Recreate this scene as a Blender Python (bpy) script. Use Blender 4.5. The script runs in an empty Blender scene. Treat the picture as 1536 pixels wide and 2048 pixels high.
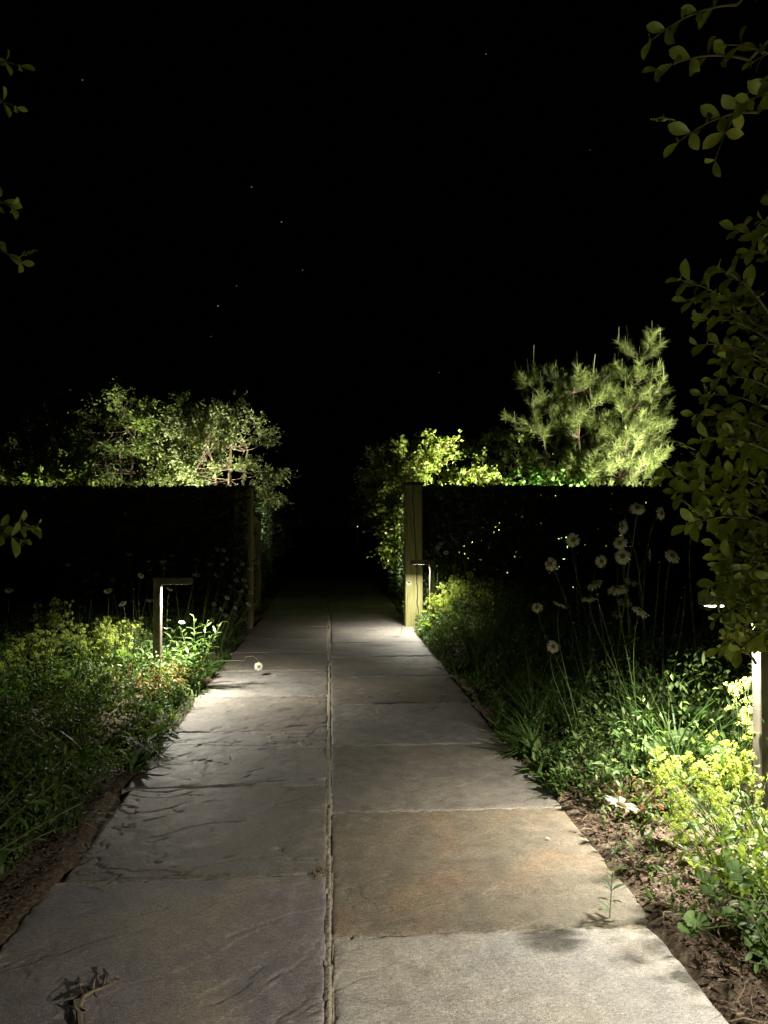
import bpy, math
import numpy as np
from mathutils import Vector

# ------------------------------------------------------------------ camera, sky, exposure
scn = bpy.context.scene
COL = scn.collection
YAW, PIT, CAMZ, FPX = math.radians(4.18), math.radians(1.2), 1.2, 1479.1
cam = bpy.data.cameras.new("camera")
cam.sensor_fit = 'VERTICAL'; cam.sensor_height = 36.0; cam.lens = 26.0
cam.clip_start = 0.05; cam.clip_end = 2000
camo = bpy.data.objects.new("camera", cam); COL.objects.link(camo)
camo.location = (0, 0, CAMZ)
camo.rotation_euler = (math.pi/2 + PIT, 0, -YAW)
scn.camera = camo

_F = np.array([math.sin(YAW)*math.cos(PIT), math.cos(YAW)*math.cos(PIT), math.sin(PIT)])
_R = np.array([math.cos(YAW), -math.sin(YAW), 0.0]); _U = np.cross(_R, _F)
def ray(px, py):
    return _F + (px-768)/FPX*_R + (1024-py)/FPX*_U
def W(px, py, Y):                      # point at real distance Y along the path
    d = ray(px, py); return d*(Y/d[1]) + np.array([0, 0, CAMZ])
def G(px, py, z=0.0):                  # point on the ground
    d = ray(px, py); return d*((z-CAMZ)/d[2]) + np.array([0, 0, CAMZ])

world = bpy.data.worlds.new("World"); scn.world = world; world.use_nodes = True
wn = world.node_tree; wn.nodes.clear()
w_out = wn.nodes.new('ShaderNodeOutputWorld'); w_bg = wn.nodes.new('ShaderNodeBackground')
w_geo = wn.nodes.new('ShaderNodeTexCoord')
STARS = [(972,108,.5),(503,374,.8),(563,444,1.2),(605,540,.5),(473,572,.4),(436,612,1.3),(165,160,.6),(422,673,.3),(22,424,.5),(878,745,.25),(1180,300,.2)]
prev = None
for sx, sy, sb in STARS:
    d = ray(sx, sy); d = d/np.linalg.norm(d)
    dot = wn.nodes.new('ShaderNodeVectorMath'); dot.operation = 'DOT_PRODUCT'
    dot.inputs[1].default_value = tuple(d)
    wn.links.new(w_geo.outputs['Generated'], dot.inputs[0])
    gt = wn.nodes.new('ShaderNodeMath'); gt.operation = 'GREATER_THAN'
    gt.inputs[1].default_value = math.cos(0.00075)
    wn.links.new(dot.outputs['Value'], gt.inputs[0])
    mu = wn.nodes.new('ShaderNodeMath'); mu.operation = 'MULTIPLY_ADD'; mu.inputs[1].default_value = sb*.17
    wn.links.new(gt.outputs[0], mu.inputs[0])
    if prev is None: mu.inputs[2].default_value = 0.0
    else: wn.links.new(prev.outputs[0], mu.inputs[2])
    prev = mu
w_col = wn.nodes.new('ShaderNodeCombineXYZ')
for k, base in enumerate((0.00012, 0.00018, 0.00034)):
    ad = wn.nodes.new('ShaderNodeMath'); ad.operation = 'ADD'; ad.inputs[1].default_value = base
    wn.links.new(prev.outputs[0], ad.inputs[0]); wn.links.new(ad.outputs[0], w_col.inputs[k])
wn.links.new(w_col.outputs[0], w_bg.inputs['Color']); w_bg.inputs['Strength'].default_value = 1.0
wn.links.new(w_bg.outputs[0], w_out.inputs[0])

scn.view_settings.view_transform = 'Standard'; scn.view_settings.look = 'None'
scn.view_settings.exposure = 0.0; scn.view_settings.gamma = 1.0
scn.cycles.use_denoising = True
scn.cycles.max_bounces = 5; scn.cycles.diffuse_bounces = 3; scn.cycles.transparent_max_bounces = 4
scn.cycles.sample_clamp_indirect = 3.0

LAMP_COL = (1.0, 0.93, 0.80)
def area_lamp(name, loc, power, sx, sy, direction=(0, 0, -1), spread=180.0, col=LAMP_COL):
    L = bpy.data.lights.new(name, 'AREA'); L.shape = 'RECTANGLE'; L.size = sx; L.size_y = sy
    L.energy = power; L.color = col; L.spread = math.radians(spread)
    o = bpy.data.objects.new(name, L); COL.objects.link(o); o.location = loc
    o.rotation_euler = Vector(direction).to_track_quat('-Z', 'Y').to_euler()
    return o
def spot_lamp(name, loc, target, power, angle, blend=.6, col=(1.0, .95, .78), radius=.04):
    L = bpy.data.lights.new(name, 'SPOT'); L.energy = power; L.color = col
    L.spot_size = math.radians(angle); L.spot_blend = blend; L.shadow_soft_size = radius
    o = bpy.data.objects.new(name, L); COL.objects.link(o); o.location = loc
    o.rotation_euler = (Vector(target)-Vector(loc)).to_track_quat('-Z', 'Y').to_euler()
    return o
# garden uplights standing behind the hedges
UPLIGHTS = [  # x, y, target(x,y,z), power, cone
    (-2.3, 10.7, (-1.9, 12.6, 2.6), 2600, 80),
    (-4.1, 10.9, (-4.6, 12.9, 1.9), 800, 90),
    (2.2, 10.6, (1.5, 12.4, 2.2), 1900, 100),
    (3.0, 10.6, (3.0, 12.6, 2.3), 4200, 100),
    (5.3, 11.6, (4.2, 13.6, 2.6), 2200, 90),
    (3.9, 10.8, (4.35, 13.6, 2.4), 2600, 92),
]

# ------------------------------------------------------------------ helpers
rng = np.random.default_rng(11)
def nrm(v):
    v = np.asarray(v, float); return v/np.maximum(np.linalg.norm(v, axis=-1, keepdims=True), 1e-9)
_perm = np.random.default_rng(3).permutation(4096)
def _hash(ix, iy, seed):
    return _perm[(_perm[(ix.astype(np.int64)+seed*71) & 4095] + iy.astype(np.int64)) & 4095]/4095.0
def vnoise(x, y, seed=0):
    x = np.asarray(x, float); y = np.asarray(y, float)
    ix = np.floor(x); iy = np.floor(y); fx = x-ix; fy = y-iy
    fx = fx*fx*fx*(fx*(fx*6-15)+10); fy = fy*fy*fy*(fy*(fy*6-15)+10)
    a = _hash(ix, iy, seed); b = _hash(ix+1, iy, seed); c = _hash(ix, iy+1, seed); d = _hash(ix+1, iy+1, seed)
    return (a*(1-fx)+b*fx)*(1-fy)+(c*(1-fx)+d*fx)*fy
def fbm(x, y, seed=0, octv=4, gain=.5):
    s = 0; a = 1; t = 0
    for k in range(octv):
        s = s+a*vnoise(x*2**k+k*17.3, y*2**k-k*9.1, seed+k); t += a; a *= gain
    return s/t
def sstep(a, b, x):
    t = np.clip((x-a)/(b-a), 0, 1); return t*t*(3-2*t)

class MB:
    def __init__(s): s.V = []; s.F = []; s.n = 0
    def add(s, V, F, mat=0):
        V = np.asarray(V, float).reshape(-1, 3)
        if not isinstance(F, list): F = [F]
        for f in F:
            f = np.asarray(f, np.int64)
            if f.size: s.F.append((f+s.n, mat))
        s.V.append(V); s.n += len(V)
    def inst(s, T, P, Y, N, S, mat=0, SX=None):
        """many copies of template T at points P, long axis Y, upper side N, size S"""
        V0, F0 = T
        P = np.atleast_2d(P).astype(float); k = max(len(P), len(np.atleast_2d(Y)), len(np.atleast_2d(N)), np.size(S)); P = np.broadcast_to(P, (k, 3))
        Y = nrm(np.broadcast_to(Y, (k, 3))); N = np.broadcast_to(N, (k, 3))
        X = nrm(np.cross(Y, N)+1e-6); Z = np.cross(X, Y)
        S = np.broadcast_to(np.asarray(S, float), (k,)); SX = S if SX is None else np.broadcast_to(SX, (k,))
        V = P[:, None, :] + V0[None, :, 0:1]*(X*SX[:, None])[:, None, :] + V0[None, :, 1:2]*(Y*S[:, None])[:, None, :] + V0[None, :, 2:3]*(Z*S[:, None])[:, None, :]
        off = (np.arange(k)*len(V0))[:, None, None]
        s.add(V.reshape(-1, 3), [(f[None]+off).reshape(-1, f.shape[1]) for f in F0], mat)
    def box(s, c, h, mat=0, rz=0.0, bev=0.0):
        c = np.asarray(c, float); hx, hy, hz = h
        if bev <= 0:
            V = np.array([[x, y, z] for z in (-hz, hz) for y in (-hy, hy) for x in (-hx, hx)], float)
            F = [np.array([[0, 2, 3, 1], [4, 5, 7, 6], [0, 1, 5, 4], [2, 6, 7, 3], [0, 4, 6, 2], [1, 3, 7, 5]])]
        else:   # chamfered: stacked rounded outlines
            b = bev; o = [(-hx+b, -hy), (hx-b, -hy), (hx, -hy+b), (hx, hy-b), (hx-b, hy), (-hx+b, hy), (-hx, hy-b), (-hx, -hy+b)]
            o = np.array(o); i = o*np.array([(hx-b)/hx, (hy-b)/hy])
            V = np.vstack([np.c_[i, np.full(8, -hz)], np.c_[o, np.full(8, -hz+b)], np.c_[o, np.full(8, hz-b)], np.c_[i, np.full(8, hz)]])
            q = []
            for r in range(3):
                for k in range(8): q.append([r*8+k, r*8+(k+1) % 8, (r+1)*8+(k+1) % 8, (r+1)*8+k])
            F = [np.array(q), np.array([[7-k for k in range(8)], [24+k for k in range(8)]])]
        if rz:
            cc, ss = math.cos(rz), math.sin(rz); V = V@np.array([[cc, ss, 0], [-ss, cc, 0], [0, 0, 1]])
        s.add(V+c, F, mat)
    def tube(s, P, r0, r1=None, sides=5, mat=0):
        P = np.asarray(P, float); n = len(P); r1 = r0 if r1 is None else r1
        T = nrm(np.gradient(P, axis=0)); ref = np.array([0, 0, 1.0]) if abs(T[0][2]) < .9 else np.array([1.0, 0, 0])
        A = nrm(np.cross(T, ref)); B = np.cross(T, A)
        R = np.linspace(r0, r1, n) if np.isscalar(r1) else r1
        a = np.arange(sides)*2*math.pi/sides
        V = P[:, None]+R[:, None, None]*(np.cos(a)[None, :, None]*A[:, None]+np.sin(a)[None, :, None]*B[:, None])
        q = [[i*sides+j, i*sides+(j+1) % sides, (i+1)*sides+(j+1) % sides, (i+1)*sides+j] for i in range(n-1) for j in range(sides)]
        s.add(V.reshape(-1, 3), [np.array(q), np.array([[(n-1)*sides+j for j in range(sides)]])], mat)
    def build(s, name, mats, parent=None, smooth=False, origin=None):
        me = bpy.data.meshes.new(name)
        if s.n:
            V = np.vstack(s.V)
            o0 = np.zeros(3) if origin is None else np.asarray(origin, float)
            V = V-o0
            me.vertices.add(len(V)); me.vertices.foreach_set('co', V.astype(np.float32).ravel())
            li = np.concatenate([f.ravel() for f, _ in s.F]); me.loops.add(len(li)); me.loops.foreach_set('vertex_index', li.astype(np.int32))
            tot = np.concatenate([np.full(len(f), f.shape[1]) for f, _ in s.F]); st = np.concatenate([[0], np.cumsum(tot)[:-1]])
            me.polygons.add(len(tot)); me.polygons.foreach_set('loop_start', st.astype(np.int32))
            mi = np.concatenate([np.full(len(f), m) for f, m in s.F]).astype(np.int32)
            me.polygons.foreach_set('material_index', mi)
            me.polygons.foreach_set('use_smooth', np.full(len(tot), smooth))
            me.update(calc_edges=True)
        for m in (mats if isinstance(mats, (list, tuple)) else [mats]): me.materials.append(m)
        o = bpy.data.objects.new(name, me); COL.objects.link(o)
        if parent is not None: o.parent = parent
        if origin is not None: o.location = tuple(origin) if parent is None else tuple(np.asarray(origin)-np.array(parent.location))
        return o
def part(mb, name, mats, root, smooth=False):
    """child mesh, its vertices in world metres, hung under an Empty"""
    mb2 = mb.build(name, mats, root, smooth, origin=np.array(root.location))
    mb2.location = (0, 0, 0); return mb2
def thing(name, label, cat, loc, group=None, kind=None):
    o = bpy.data.objects.new(name, None); COL.objects.link(o); o.location = tuple(float(v) for v in loc)
    o.empty_display_size = .1; return tag(o, label, cat, group, kind)
def tag(o, label=None, cat=None, group=None, kind=None):
    if label: o['label'] = label
    if cat: o['category'] = cat
    if group: o['group'] = group
    if kind: o['kind'] = kind
    return o

# ------------------------------------------------------------------ leaf templates (unit length along +Y)
def leaf_t(nseg=4, w=.4, peak=.5, fold=.25, curl=.25, q=.8, wave=0.0):
    V = [[0, 0, 0]]; t = np.linspace(0, 1, nseg+1)
    p = math.log(.5)/math.log(peak)
    for i in range(1, nseg):
        hw = w/2*math.sin(math.pi*t[i]**p)**q; z = -curl*t[i]**2; wv = wave*math.sin(i*2.3)
        V += [[-hw, t[i], z+fold*hw+wv], [0, t[i], z], [hw, t[i], z+fold*hw-wv]]
    V.append([0, 1-.15*curl, -curl]); e = len(V)-1
    tri = [[0, 2, 1], [0, 3, 2], [e, e-3, e-2], [e, e-2, e-1]]; quad = []
    for i in range(nseg-2):
        a = 1+3*i; quad += [[a, a+1, a+4, a+3], [a+1, a+2, a+5, a+4]]
    F = [np.array(tri)]
    if quad: F.append(np.array(quad))
    return np.array(V, float), F
def leaf2(w=.5, fold=.3, curl=.15):
    return np.array([[0, 0, 0], [-w/2, .45, fold*w/2], [w/2, .45, fold*w/2], [0, 1, -curl]], float), [np.array([[0, 3, 1], [0, 2, 3]])]
def blade_t(nseg=5, w=.04, curl=.5):
    t = np.linspace(0, 1, nseg+1); V = []
    for k in t:
        hw = w/2*(1-k**2.2)*min(1, .5+k*2)
        V += [[-hw, k*(1-.25*curl*k), -curl*k*k+hw*.5], [hw, k*(1-.25*curl*k), -curl*k*k+hw*.5]]
    q = [[2*i, 2*i+1, 2*i+3, 2*i+2] for i in range(nseg)]
    return np.array(V, float), [np.array(q)]
def floret_t():
    V = [[0, 0, 0]]; F = []
    for k in range(5):
        a = k*2*math.pi/5
        for da, r in ((-.5, .75), (0, 1.05), (.5, .75)): V.append([r*math.cos(a+da), r*math.sin(a+da), .35*r])
        b = 1+3*k; F += [[0, b, b+1], [0, b+1, b+2]]
    return np.array(V, float)*.5, [np.array(F)]
def ball_t(seg=6, rings=4):
    V = []; F = []
    for r in range(rings+1):
        th = math.pi*r/rings
        for s_ in range(seg): a = 2*math.pi*s_/seg; V.append([math.sin(th)*math.cos(a), math.sin(th)*math.sin(a), math.cos(th)])
    for r in range(rings):
        for s_ in range(seg): F.append([r*seg+s_, (r+1)*seg+s_, (r+1)*seg+(s_+1) % seg, r*seg+(s_+1) % seg])
    return np.array(V, float), [np.array(F)]
def lobed_t(n=9, cup=.55):
    """round scalloped leaf, centre-attached stalk at y=0"""
    V = [[0, .08, -.04]]; m = n*4
    for k in range(m+1):
        a = math.pi*(-.5+.06)+(2*math.pi-.12*math.pi)*k/m
        r = .5*(1-.10*abs(math.cos(n*.5*(a+math.pi/2))**6)-.05*abs(math.sin(3*a)))
        pl = .06*math.cos(n*(a+math.pi/2))
        for f in (.5, 1.0): V.append([r*f*math.cos(a), .45+r*f*math.sin(a)*.95-.0*f, cup*(f*r)**2*2+pl*f])
    tri = []; quad = []
    for k in range(m):
        a = 1+2*k; tri.append([0, a, a+2]); quad.append([a, a+1, a+3, a+2])
    return np.array(V, float), [np.array(tri), np.array(quad)]
L2 = leaf2(); L2n = leaf2(.28, .3, .2); L2r = leaf2(.75, .25, .1)
LEAF = leaf_t(5, .42, .45, .3, .25); LEAFN = leaf_t(4, .22, .4, .3, .35); LEAFR = leaf_t(6, .52, .60, .34, .28, .8)
PETAL = leaf_t(4, .30, .62, .18, .22, .45); BLADE = blade_t(); BLADEW = blade_t(6, .07, .45); FLO = floret_t(); BALL = ball_t(); LOBE = lobed_t()

# ------------------------------------------------------------------ materials
def mat(name, rough=.6, spec=.3):
    m = bpy.data.materials.new(name); m.use_nodes = True; nt = m.node_tree
    b = nt.nodes['Principled BSDF']; b.inputs['Roughness'].default_value = rough; b.inputs['Specular IOR Level'].default_value = spec
    return m, nt, b
def N(nt, t, **kw):
    n = nt.nodes.new(t)
    for k, v in kw.items():
        if k in n.inputs: n.inputs[k].default_value = v
        else: setattr(n, k, v)
    return n
def ramp(nt, stops, src):
    r = nt.nodes.new('ShaderNodeValToRGB'); e = r.color_ramp.elements
    e[0].position, e[0].color = stops[0][0], (*stops[0][1], 1)
    e[1].position, e[1].color = stops[-1][0], (*stops[-1][1], 1)
    for p, c in stops[1:-1]:
        x = e.new(p); x.color = (*c, 1)
    nt.links.new(src, r.inputs[0]); return r
def foliage(name, stops, rough=.5, trans=.3, nscale=0.0, spec=.35, tt=(1.5, 1.6, .7)):
    m, nt, b = mat(name, rough, spec)
    g = N(nt, 'ShaderNodeNewGeometry'); r = ramp(nt, stops, g.outputs['Random Per Island']); col = r.outputs[0]
    if nscale:
        tc = N(nt, 'ShaderNodeTexCoord'); no = N(nt, 'ShaderNodeTexNoise', Scale=nscale, Detail=3.0)
        nt.links.new(tc.outputs['Object'], no.inputs['Vector'])
        mr = N(nt, 'ShaderNodeMapRange'); nt.links.new(no.outputs['Fac'], mr.inputs[0]); mr.inputs[3].default_value = .55; mr.inputs[4].default_value = 1.4
        vm = N(nt, 'ShaderNodeVectorMath', operation='SCALE'); nt.links.new(col, vm.inputs[0]); nt.links.new(mr.outputs[0], vm.inputs['Scale']); col = vm.outputs[0]
    nt.links.new(col, b.inputs['Base Color'])
    if trans > 0:
        tr = N(nt, 'ShaderNodeBsdfTranslucent'); mx = N(nt, 'ShaderNodeMixShader'); mx.inputs[0].default_value = trans
        vm = N(nt, 'ShaderNodeVectorMath', operation='MULTIPLY'); nt.links.new(col, vm.inputs[0]); vm.inputs[1].default_value = tt
        nt.links.new(vm.outputs[0], tr.inputs['Color'])
        nt.links.new(b.outputs[0], mx.inputs[1]); nt.links.new(tr.outputs[0], mx.inputs[2])
        nt.links.new(mx.outputs[0], nt.nodes['Material Output'].inputs['Surface'])
    return m
M = {}
M['privet'] = foliage('privet_leaf', [(0, (.13, .19, .035)), (.6, (.20, .27, .05)), (1, (.30, .36, .075))], .4, .25, 30)
M['shrub'] = foliage('shrub_leaf', [(0, (.04, .08, .015)), (.5, (.10, .15, .03)), (1, (.22, .27, .06))], .55, .35)
M['shrub_grey'] = foliage('grey_leaf', [(0, (.07, .11, .035)), (.5, (.16, .2, .075)), (1, (.30, .33, .14))], .6, .3)
M['shrub_lime'] = foliage('lime_leaf', [(0, (.08, .14, .02)), (.6, (.2, .26, .05)), (1, (.33, .33, .08))], .5, .4)
M['ivy'] = foliage('ivy_leaf', [(0, (.05, .13, .02)), (1, (.13, .25, .05))], .4, .3)
M['hedge'] = foliage('hedge_leaf', [(0, (.025, .05, .015)), (.7, (.05, .085, .025)), (1, (.10, .13, .045))], .6, .15)
M['needle'] = foliage('pine_needle', [(0, (.10, .15, .035)), (1, (.26, .31, .09))], .5, .2)
M['candle'] = foliage('pine_candle', [(0, (.2, .2, .11)), (1, (.3, .3, .17))], .7, 0)
M['daisy'] = foliage('daisy_petal', [(0, (.62, .62, .5)), (1, (.78, .78, .68))], .6, .3, tt=(1, 1, .9))
M['disc'] = foliage('daisy_disc', [(0, (.17, .13, .02)), (1, (.24, .17, .02))], .8, 0, 400)
M['stem'] = foliage('green_stem', [(0, (.10, .15, .05)), (1, (.14, .2, .06))], .55, 0)
M['herb'] = foliage('herb_leaf', [(0, (.06, .115, .035)), (.6, (.105, .18, .05)), (1, (.18, .26, .08))], .55, .3, 20)
M['lime_flower'] = foliage('lime_flower', [(0, (.33, .41, .075)), (1, (.52, .57, .16))], .6, .3)
M['mantle'] = foliage('mantle_leaf', [(0, (.12, .2, .07)), (1, (.2, .3, .11))], .65, .25, 25)
M['limeleaf'] = foliage('bright_leaf', [(0, (.2, .3, .04)), (1, (.34, .42, .07))], .5, .35, 25)
M['grass'] = foliage('grass_blade', [(0, (.04, .09, .02)), (.7, (.07, .13, .03)), (1, (.16, .18, .06))], .5, .25)
M['redleaf'] = foliage('red_tinged_leaf', [(0, (.14, .2, .04)), (.5, (.24, .26, .05)), (.72, (.34, .2, .05)), (1, (.32, .06, .03))], .5, .3, 20)
M['redleaf_dark'] = foliage('dark_red_leaf', [(0, (.07, .11, .03)), (.5, (.12, .13, .03)), (.75, (.09, .03, .02)), (1, (.12, .03, .02))], .5, .25, 20, tt=(1.3, 1.1, .7))
M['low'] = foliage('low_leaf', [(0, (.04, .08, .02)), (.6, (.08, .14, .03)), (1, (.16, .21, .055))], .6, .25)
M['dry'] = foliage('dry_stem', [(0, (.12, .08, .045)), (1, (.28, .21, .13))], .8, 0)
M['mulch'] = foliage('bark_chip', [(0, (.05, .03, .02)), (.5, (.12, .075, .05)), (1, (.24, .17, .12))], .85, 0, 60)
M['privet_wood'] = foliage('privet_twig', [(0, (.07, .07, .03)), (1, (.1, .09, .045))], .8, 0)
M['bark'] = foliage('bark', [(0, (.13, .10, .06)), (1, (.22, .17, .11))], .85, 0, 20)

def stone(name, c1, c2, c3, seed, speck=.5, bump=.35):
    m, nt, b = mat(name, .62, .35)
    tc = N(nt, 'ShaderNodeTexCoord'); P = N(nt, 'ShaderNodeMapping'); P.inputs['Location'].default_value = (seed*3.7, seed*1.9, seed)
    nt.links.new(tc.outputs['Object'], P.inputs[0])
    def nz(sc, det=4, dist=0.0, rough=.55, vec=None):
        n = N(nt, 'ShaderNodeTexNoise', Scale=sc, Detail=det, Roughness=rough, Distortion=dist); nt.links.new(vec or P.outputs[0], n.inputs['Vector']); return n
    big = nz(2.2, 3, .6); mid = nz(14, 5, .4); fine = nz(160, 3); spk = nz(420, 2)
    st = N(nt, 'ShaderNodeMapping'); st.inputs['Rotation'].default_value = (0, 0, .35+seed); st.inputs['Scale'].default_value = (1, 3.2, 1)
    nt.links.new(P.outputs[0], st.inputs[0]); fib = nz(60, 4, 1.2, .6, st.outputs[0])
    r1 = ramp(nt, [(.3, c1), (.52, c2), (.72, c3)], big.outputs['Fac'])
    def mulr(col, fac, a, bb, lo=.3, hi=.7):
        mr = N(nt, 'ShaderNodeMapRange'); nt.links.new(fac, mr.inputs[0]); mr.inputs[1].default_value = lo; mr.inputs[2].default_value = hi; mr.inputs[3].default_value = a; mr.inputs[4].default_value = bb
        v = N(nt, 'ShaderNodeVectorMath', operation='SCALE'); nt.links.new(col, v.inputs[0]); nt.links.new(mr.outputs[0], v.inputs['Scale']); return v.outputs[0]
    c = mulr(r1.outputs[0], mid.outputs['Fac'], .8, 1.2)
    c = mulr(c, fib.outputs['Fac'], .74, 1.3)
    gr = nz(95, 4, .5, .7); c = mulr(c, gr.outputs['Fac'], .8, 1.25)
    c = mulr(c, spk.outputs['Fac'], 1-.35*speck, 1+.45*speck, .35, .7)
    nt.links.new(c, b.inputs['Base Color'])
    rr = N(nt, 'ShaderNodeMapRange'); nt.links.new(mid.outputs['Fac'], rr.inputs[0]); rr.inputs[3].default_value = .45; rr.inputs[4].default_value = .8; nt.links.new(rr.outputs[0], b.inputs['Roughness'])
    a1 = N(nt, 'ShaderNodeMath', operation='MULTIPLY_ADD'); nt.links.new(fine.outputs['Fac'], a1.inputs[0]); a1.inputs[1].default_value = .35; nt.links.new(fib.outputs['Fac'], a1.inputs[2])
    a2 = N(nt, 'ShaderNodeMath', operation='MULTIPLY_ADD'); nt.links.new(mid.outputs['Fac'], a2.inputs[0]); a2.inputs[1].default_value = 1.3; nt.links.new(a1.outputs[0], a2.inputs[2])
    bp = N(nt, 'ShaderNodeBump'); bp.inputs['Strength'].default_value = bump; bp.inputs['Distance'].default_value = .004
    nt.links.new(a2.outputs[0], bp.inputs['Height']); nt.links.new(bp.outputs[0], b.inputs['Normal'])
    return m
STONES = [
    stone('stone_grey', (.17, .165, .15), (.21, .20, .18), (.25, .235, .205), 1, .9, .5),
    stone('stone_grey_brown', (.13, .122, .105), (.175, .16, .135), (.22, .195, .155), 2, .9, .5),
    stone('stone_purple_grey', (.16, .15, .14), (.20, .18, .175), (.27, .235, .18), 3, 1.2, .6),
    stone('stone_rust', (.16, .145, .11), (.19, .16, .115), (.27, .185, .115), 4, 1.3, .6),
    stone('stone_pale_sand', (.31, .305, .285), (.38, .355, .31), (.43, .385, .305), 5, 1.2, .55),
]
m, nt, b = mat('mortar', .9, .1)
tc = N(nt, 'ShaderNodeTexCoord'); no = N(nt, 'ShaderNodeTexNoise', Scale=90.0, Detail=5.0); nt.links.new(tc.outputs['Object'], no.inputs['Vector'])
r = ramp(nt, [(.3, (.20, .18, .14)), (.7, (.44, .39, .30))], no.outputs['Fac']); nt.links.new(r.outputs[0], b.inputs['Base Color'])
bp = N(nt, 'ShaderNodeBump'); bp.inputs['Strength'].default_value = .8; bp.inputs['Distance'].default_value = .006; nt.links.new(no.outputs['Fac'], bp.inputs['Height']); nt.links.new(bp.outputs[0], b.inputs['Normal'])
M['mortar'] = m
m, nt, b = mat('soil', .95, .1)
tc = N(nt, 'ShaderNodeTexCoord'); no = N(nt, 'ShaderNodeTexNoise', Scale=55.0, Detail=7.0, Roughness=.7); nt.links.new(tc.outputs['Object'], no.inputs['Vector'])
n2 = N(nt, 'ShaderNodeTexNoise', Scale=4.0, Detail=3.0); nt.links.new(tc.outputs['Object'], n2.inputs['Vector'])
r = ramp(nt, [(.3, (.05, .035, .022)), (.5, (.13, .10, .07)), (.68, (.26, .21, .15))], no.outputs['Fac'])
mr = N(nt, 'ShaderNodeMapRange'); nt.links.new(n2.outputs['Fac'], mr.inputs[0]); mr.inputs[3].default_value = .5; mr.inputs[4].default_value = 1.4
v = N(nt, 'ShaderNodeVectorMath', operation='SCALE'); nt.links.new(r.outputs[0], v.inputs[0]); nt.links.new(mr.outputs[0], v.inputs['Scale']); nt.links.new(v.outputs[0], b.inputs['Base Color'])
bp = N(nt, 'ShaderNodeBump'); bp.inputs['Strength'].default_value = 1.0; bp.inputs['Distance'].default_value = .012; nt.links.new(no.outputs['Fac'], bp.inputs['Height']); nt.links.new(bp.outputs[0], b.inputs['Normal'])
M['soil'] = m
def wood(name, c1, c2, crack=None):
    m, nt, b = mat(name, .75, .2)
    tc = N(nt, 'ShaderNodeTexCoord'); mp = N(nt, 'ShaderNodeMapping'); mp.inputs['Scale'].default_value = (60, 60, 2.5); nt.links.new(tc.outputs['Object'], mp.inputs[0])
    no = N(nt, 'ShaderNodeTexNoise', Scale=1.0, Detail=5.0, Distortion=.6); nt.links.new(mp.outputs[0], no.inputs['Vector'])
    r = ramp(nt, [(.3, c1), (.65, c2)], no.outputs['Fac']); col = r.outputs[0]; hgt = no.outputs['Fac']
    if crack:
        sp = N(nt, 'ShaderNodeSeparateXYZ'); nt.links.new(tc.outputs['Object'], sp.inputs[0])
        cz = N(nt, 'ShaderNodeCombineXYZ'); nt.links.new(sp.outputs[2], cz.inputs[2])
        nz = N(nt, 'ShaderNodeTexNoise', Scale=5.0, Detail=4.0); nt.links.new(cz.outputs[0], nz.inputs['Vector'])
        lin = N(nt, 'ShaderNodeMath', operation='MULTIPLY_ADD'); nt.links.new(nz.outputs['Fac'], lin.inputs[0]); lin.inputs[1].default_value = .08
        sl = N(nt, 'ShaderNodeMath', operation='MULTIPLY_ADD'); nt.links.new(sp.outputs[2], sl.inputs[0]); sl.inputs[1].default_value = -.045; sl.inputs[2].default_value = crack
        nt.links.new(sl.outputs[0], lin.inputs[2])
        d = N(nt, 'ShaderNodeMath', operation='SUBTRACT'); nt.links.new(sp.outputs[0], d.inputs[0]); nt.links.new(lin.outputs[0], d.inputs[1])
        ab = N(nt, 'ShaderNodeMath', operation='ABSOLUTE'); nt.links.new(d.outputs[0], ab.inputs[0])
        mr = N(nt, 'ShaderNodeMapRange'); nt.links.new(ab.outputs[0], mr.inputs[0]); mr.inputs[1].default_value = .003; mr.inputs[2].default_value = .009; mr.inputs[3].default_value = .12; mr.inputs[4].default_value = 1
        v = N(nt, 'ShaderNodeVectorMath', operation='SCALE'); nt.links.new(col, v.inputs[0]); nt.links.new(mr.outputs[0], v.inputs['Scale']); col = v.outputs[0]
    nt.links.new(col, b.inputs['Base Color'])
    bp = N(nt, 'ShaderNodeBump'); bp.inputs['Strength'].default_value = .5; bp.inputs['Distance'].default_value = .004; nt.links.new(hgt, bp.inputs['Height']); nt.links.new(bp.outputs[0], b.inputs['Normal'])
    return m
M['post_wood'] = wood('weathered_green_wood', (.16, .155, .055), (.31, .30, .13), .01)
M['gate_wood'] = wood('gate_wood', (.16, .14, .07), (.27, .24, .13))
M['dark_wood'] = wood('dark_wood', (.05, .045, .035), (.08, .07, .055))
m, nt, b = mat('lamp_metal', .42, .4)
tc = N(nt, 'ShaderNodeTexCoord'); no = N(nt, 'ShaderNodeTexVoronoi', Scale=70.0); nt.links.new(tc.outputs['Object'], no.inputs['Vector'])
n2 = N(nt, 'ShaderNodeTexNoise', Scale=9.0, Detail=5.0); nt.links.new(tc.outputs['Object'], n2.inputs['Vector'])
r = ramp(nt, [(.35, (.065, .058, .045)), (.65, (.12, .105, .085))], n2.outputs['Fac']); nt.links.new(r.outputs[0], b.inputs['Base Color'])
mr = N(nt, 'ShaderNodeMapRange'); nt.links.new(no.outputs['Distance'], mr.inputs[0]); mr.inputs[1].default_value = 0; mr.inputs[2].default_value = .22; mr.inputs[3].default_value = 1; mr.inputs[4].default_value = 0
bp = N(nt, 'ShaderNodeBump'); bp.inputs['Strength'].default_value = .6; bp.inputs['Distance'].default_value = .003; nt.links.new(mr.outputs[0], bp.inputs['Height']); nt.links.new(bp.outputs[0], b.inputs['Normal'])
b.inputs['Metallic'].default_value = .2
M['lamp_metal'] = m
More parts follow.
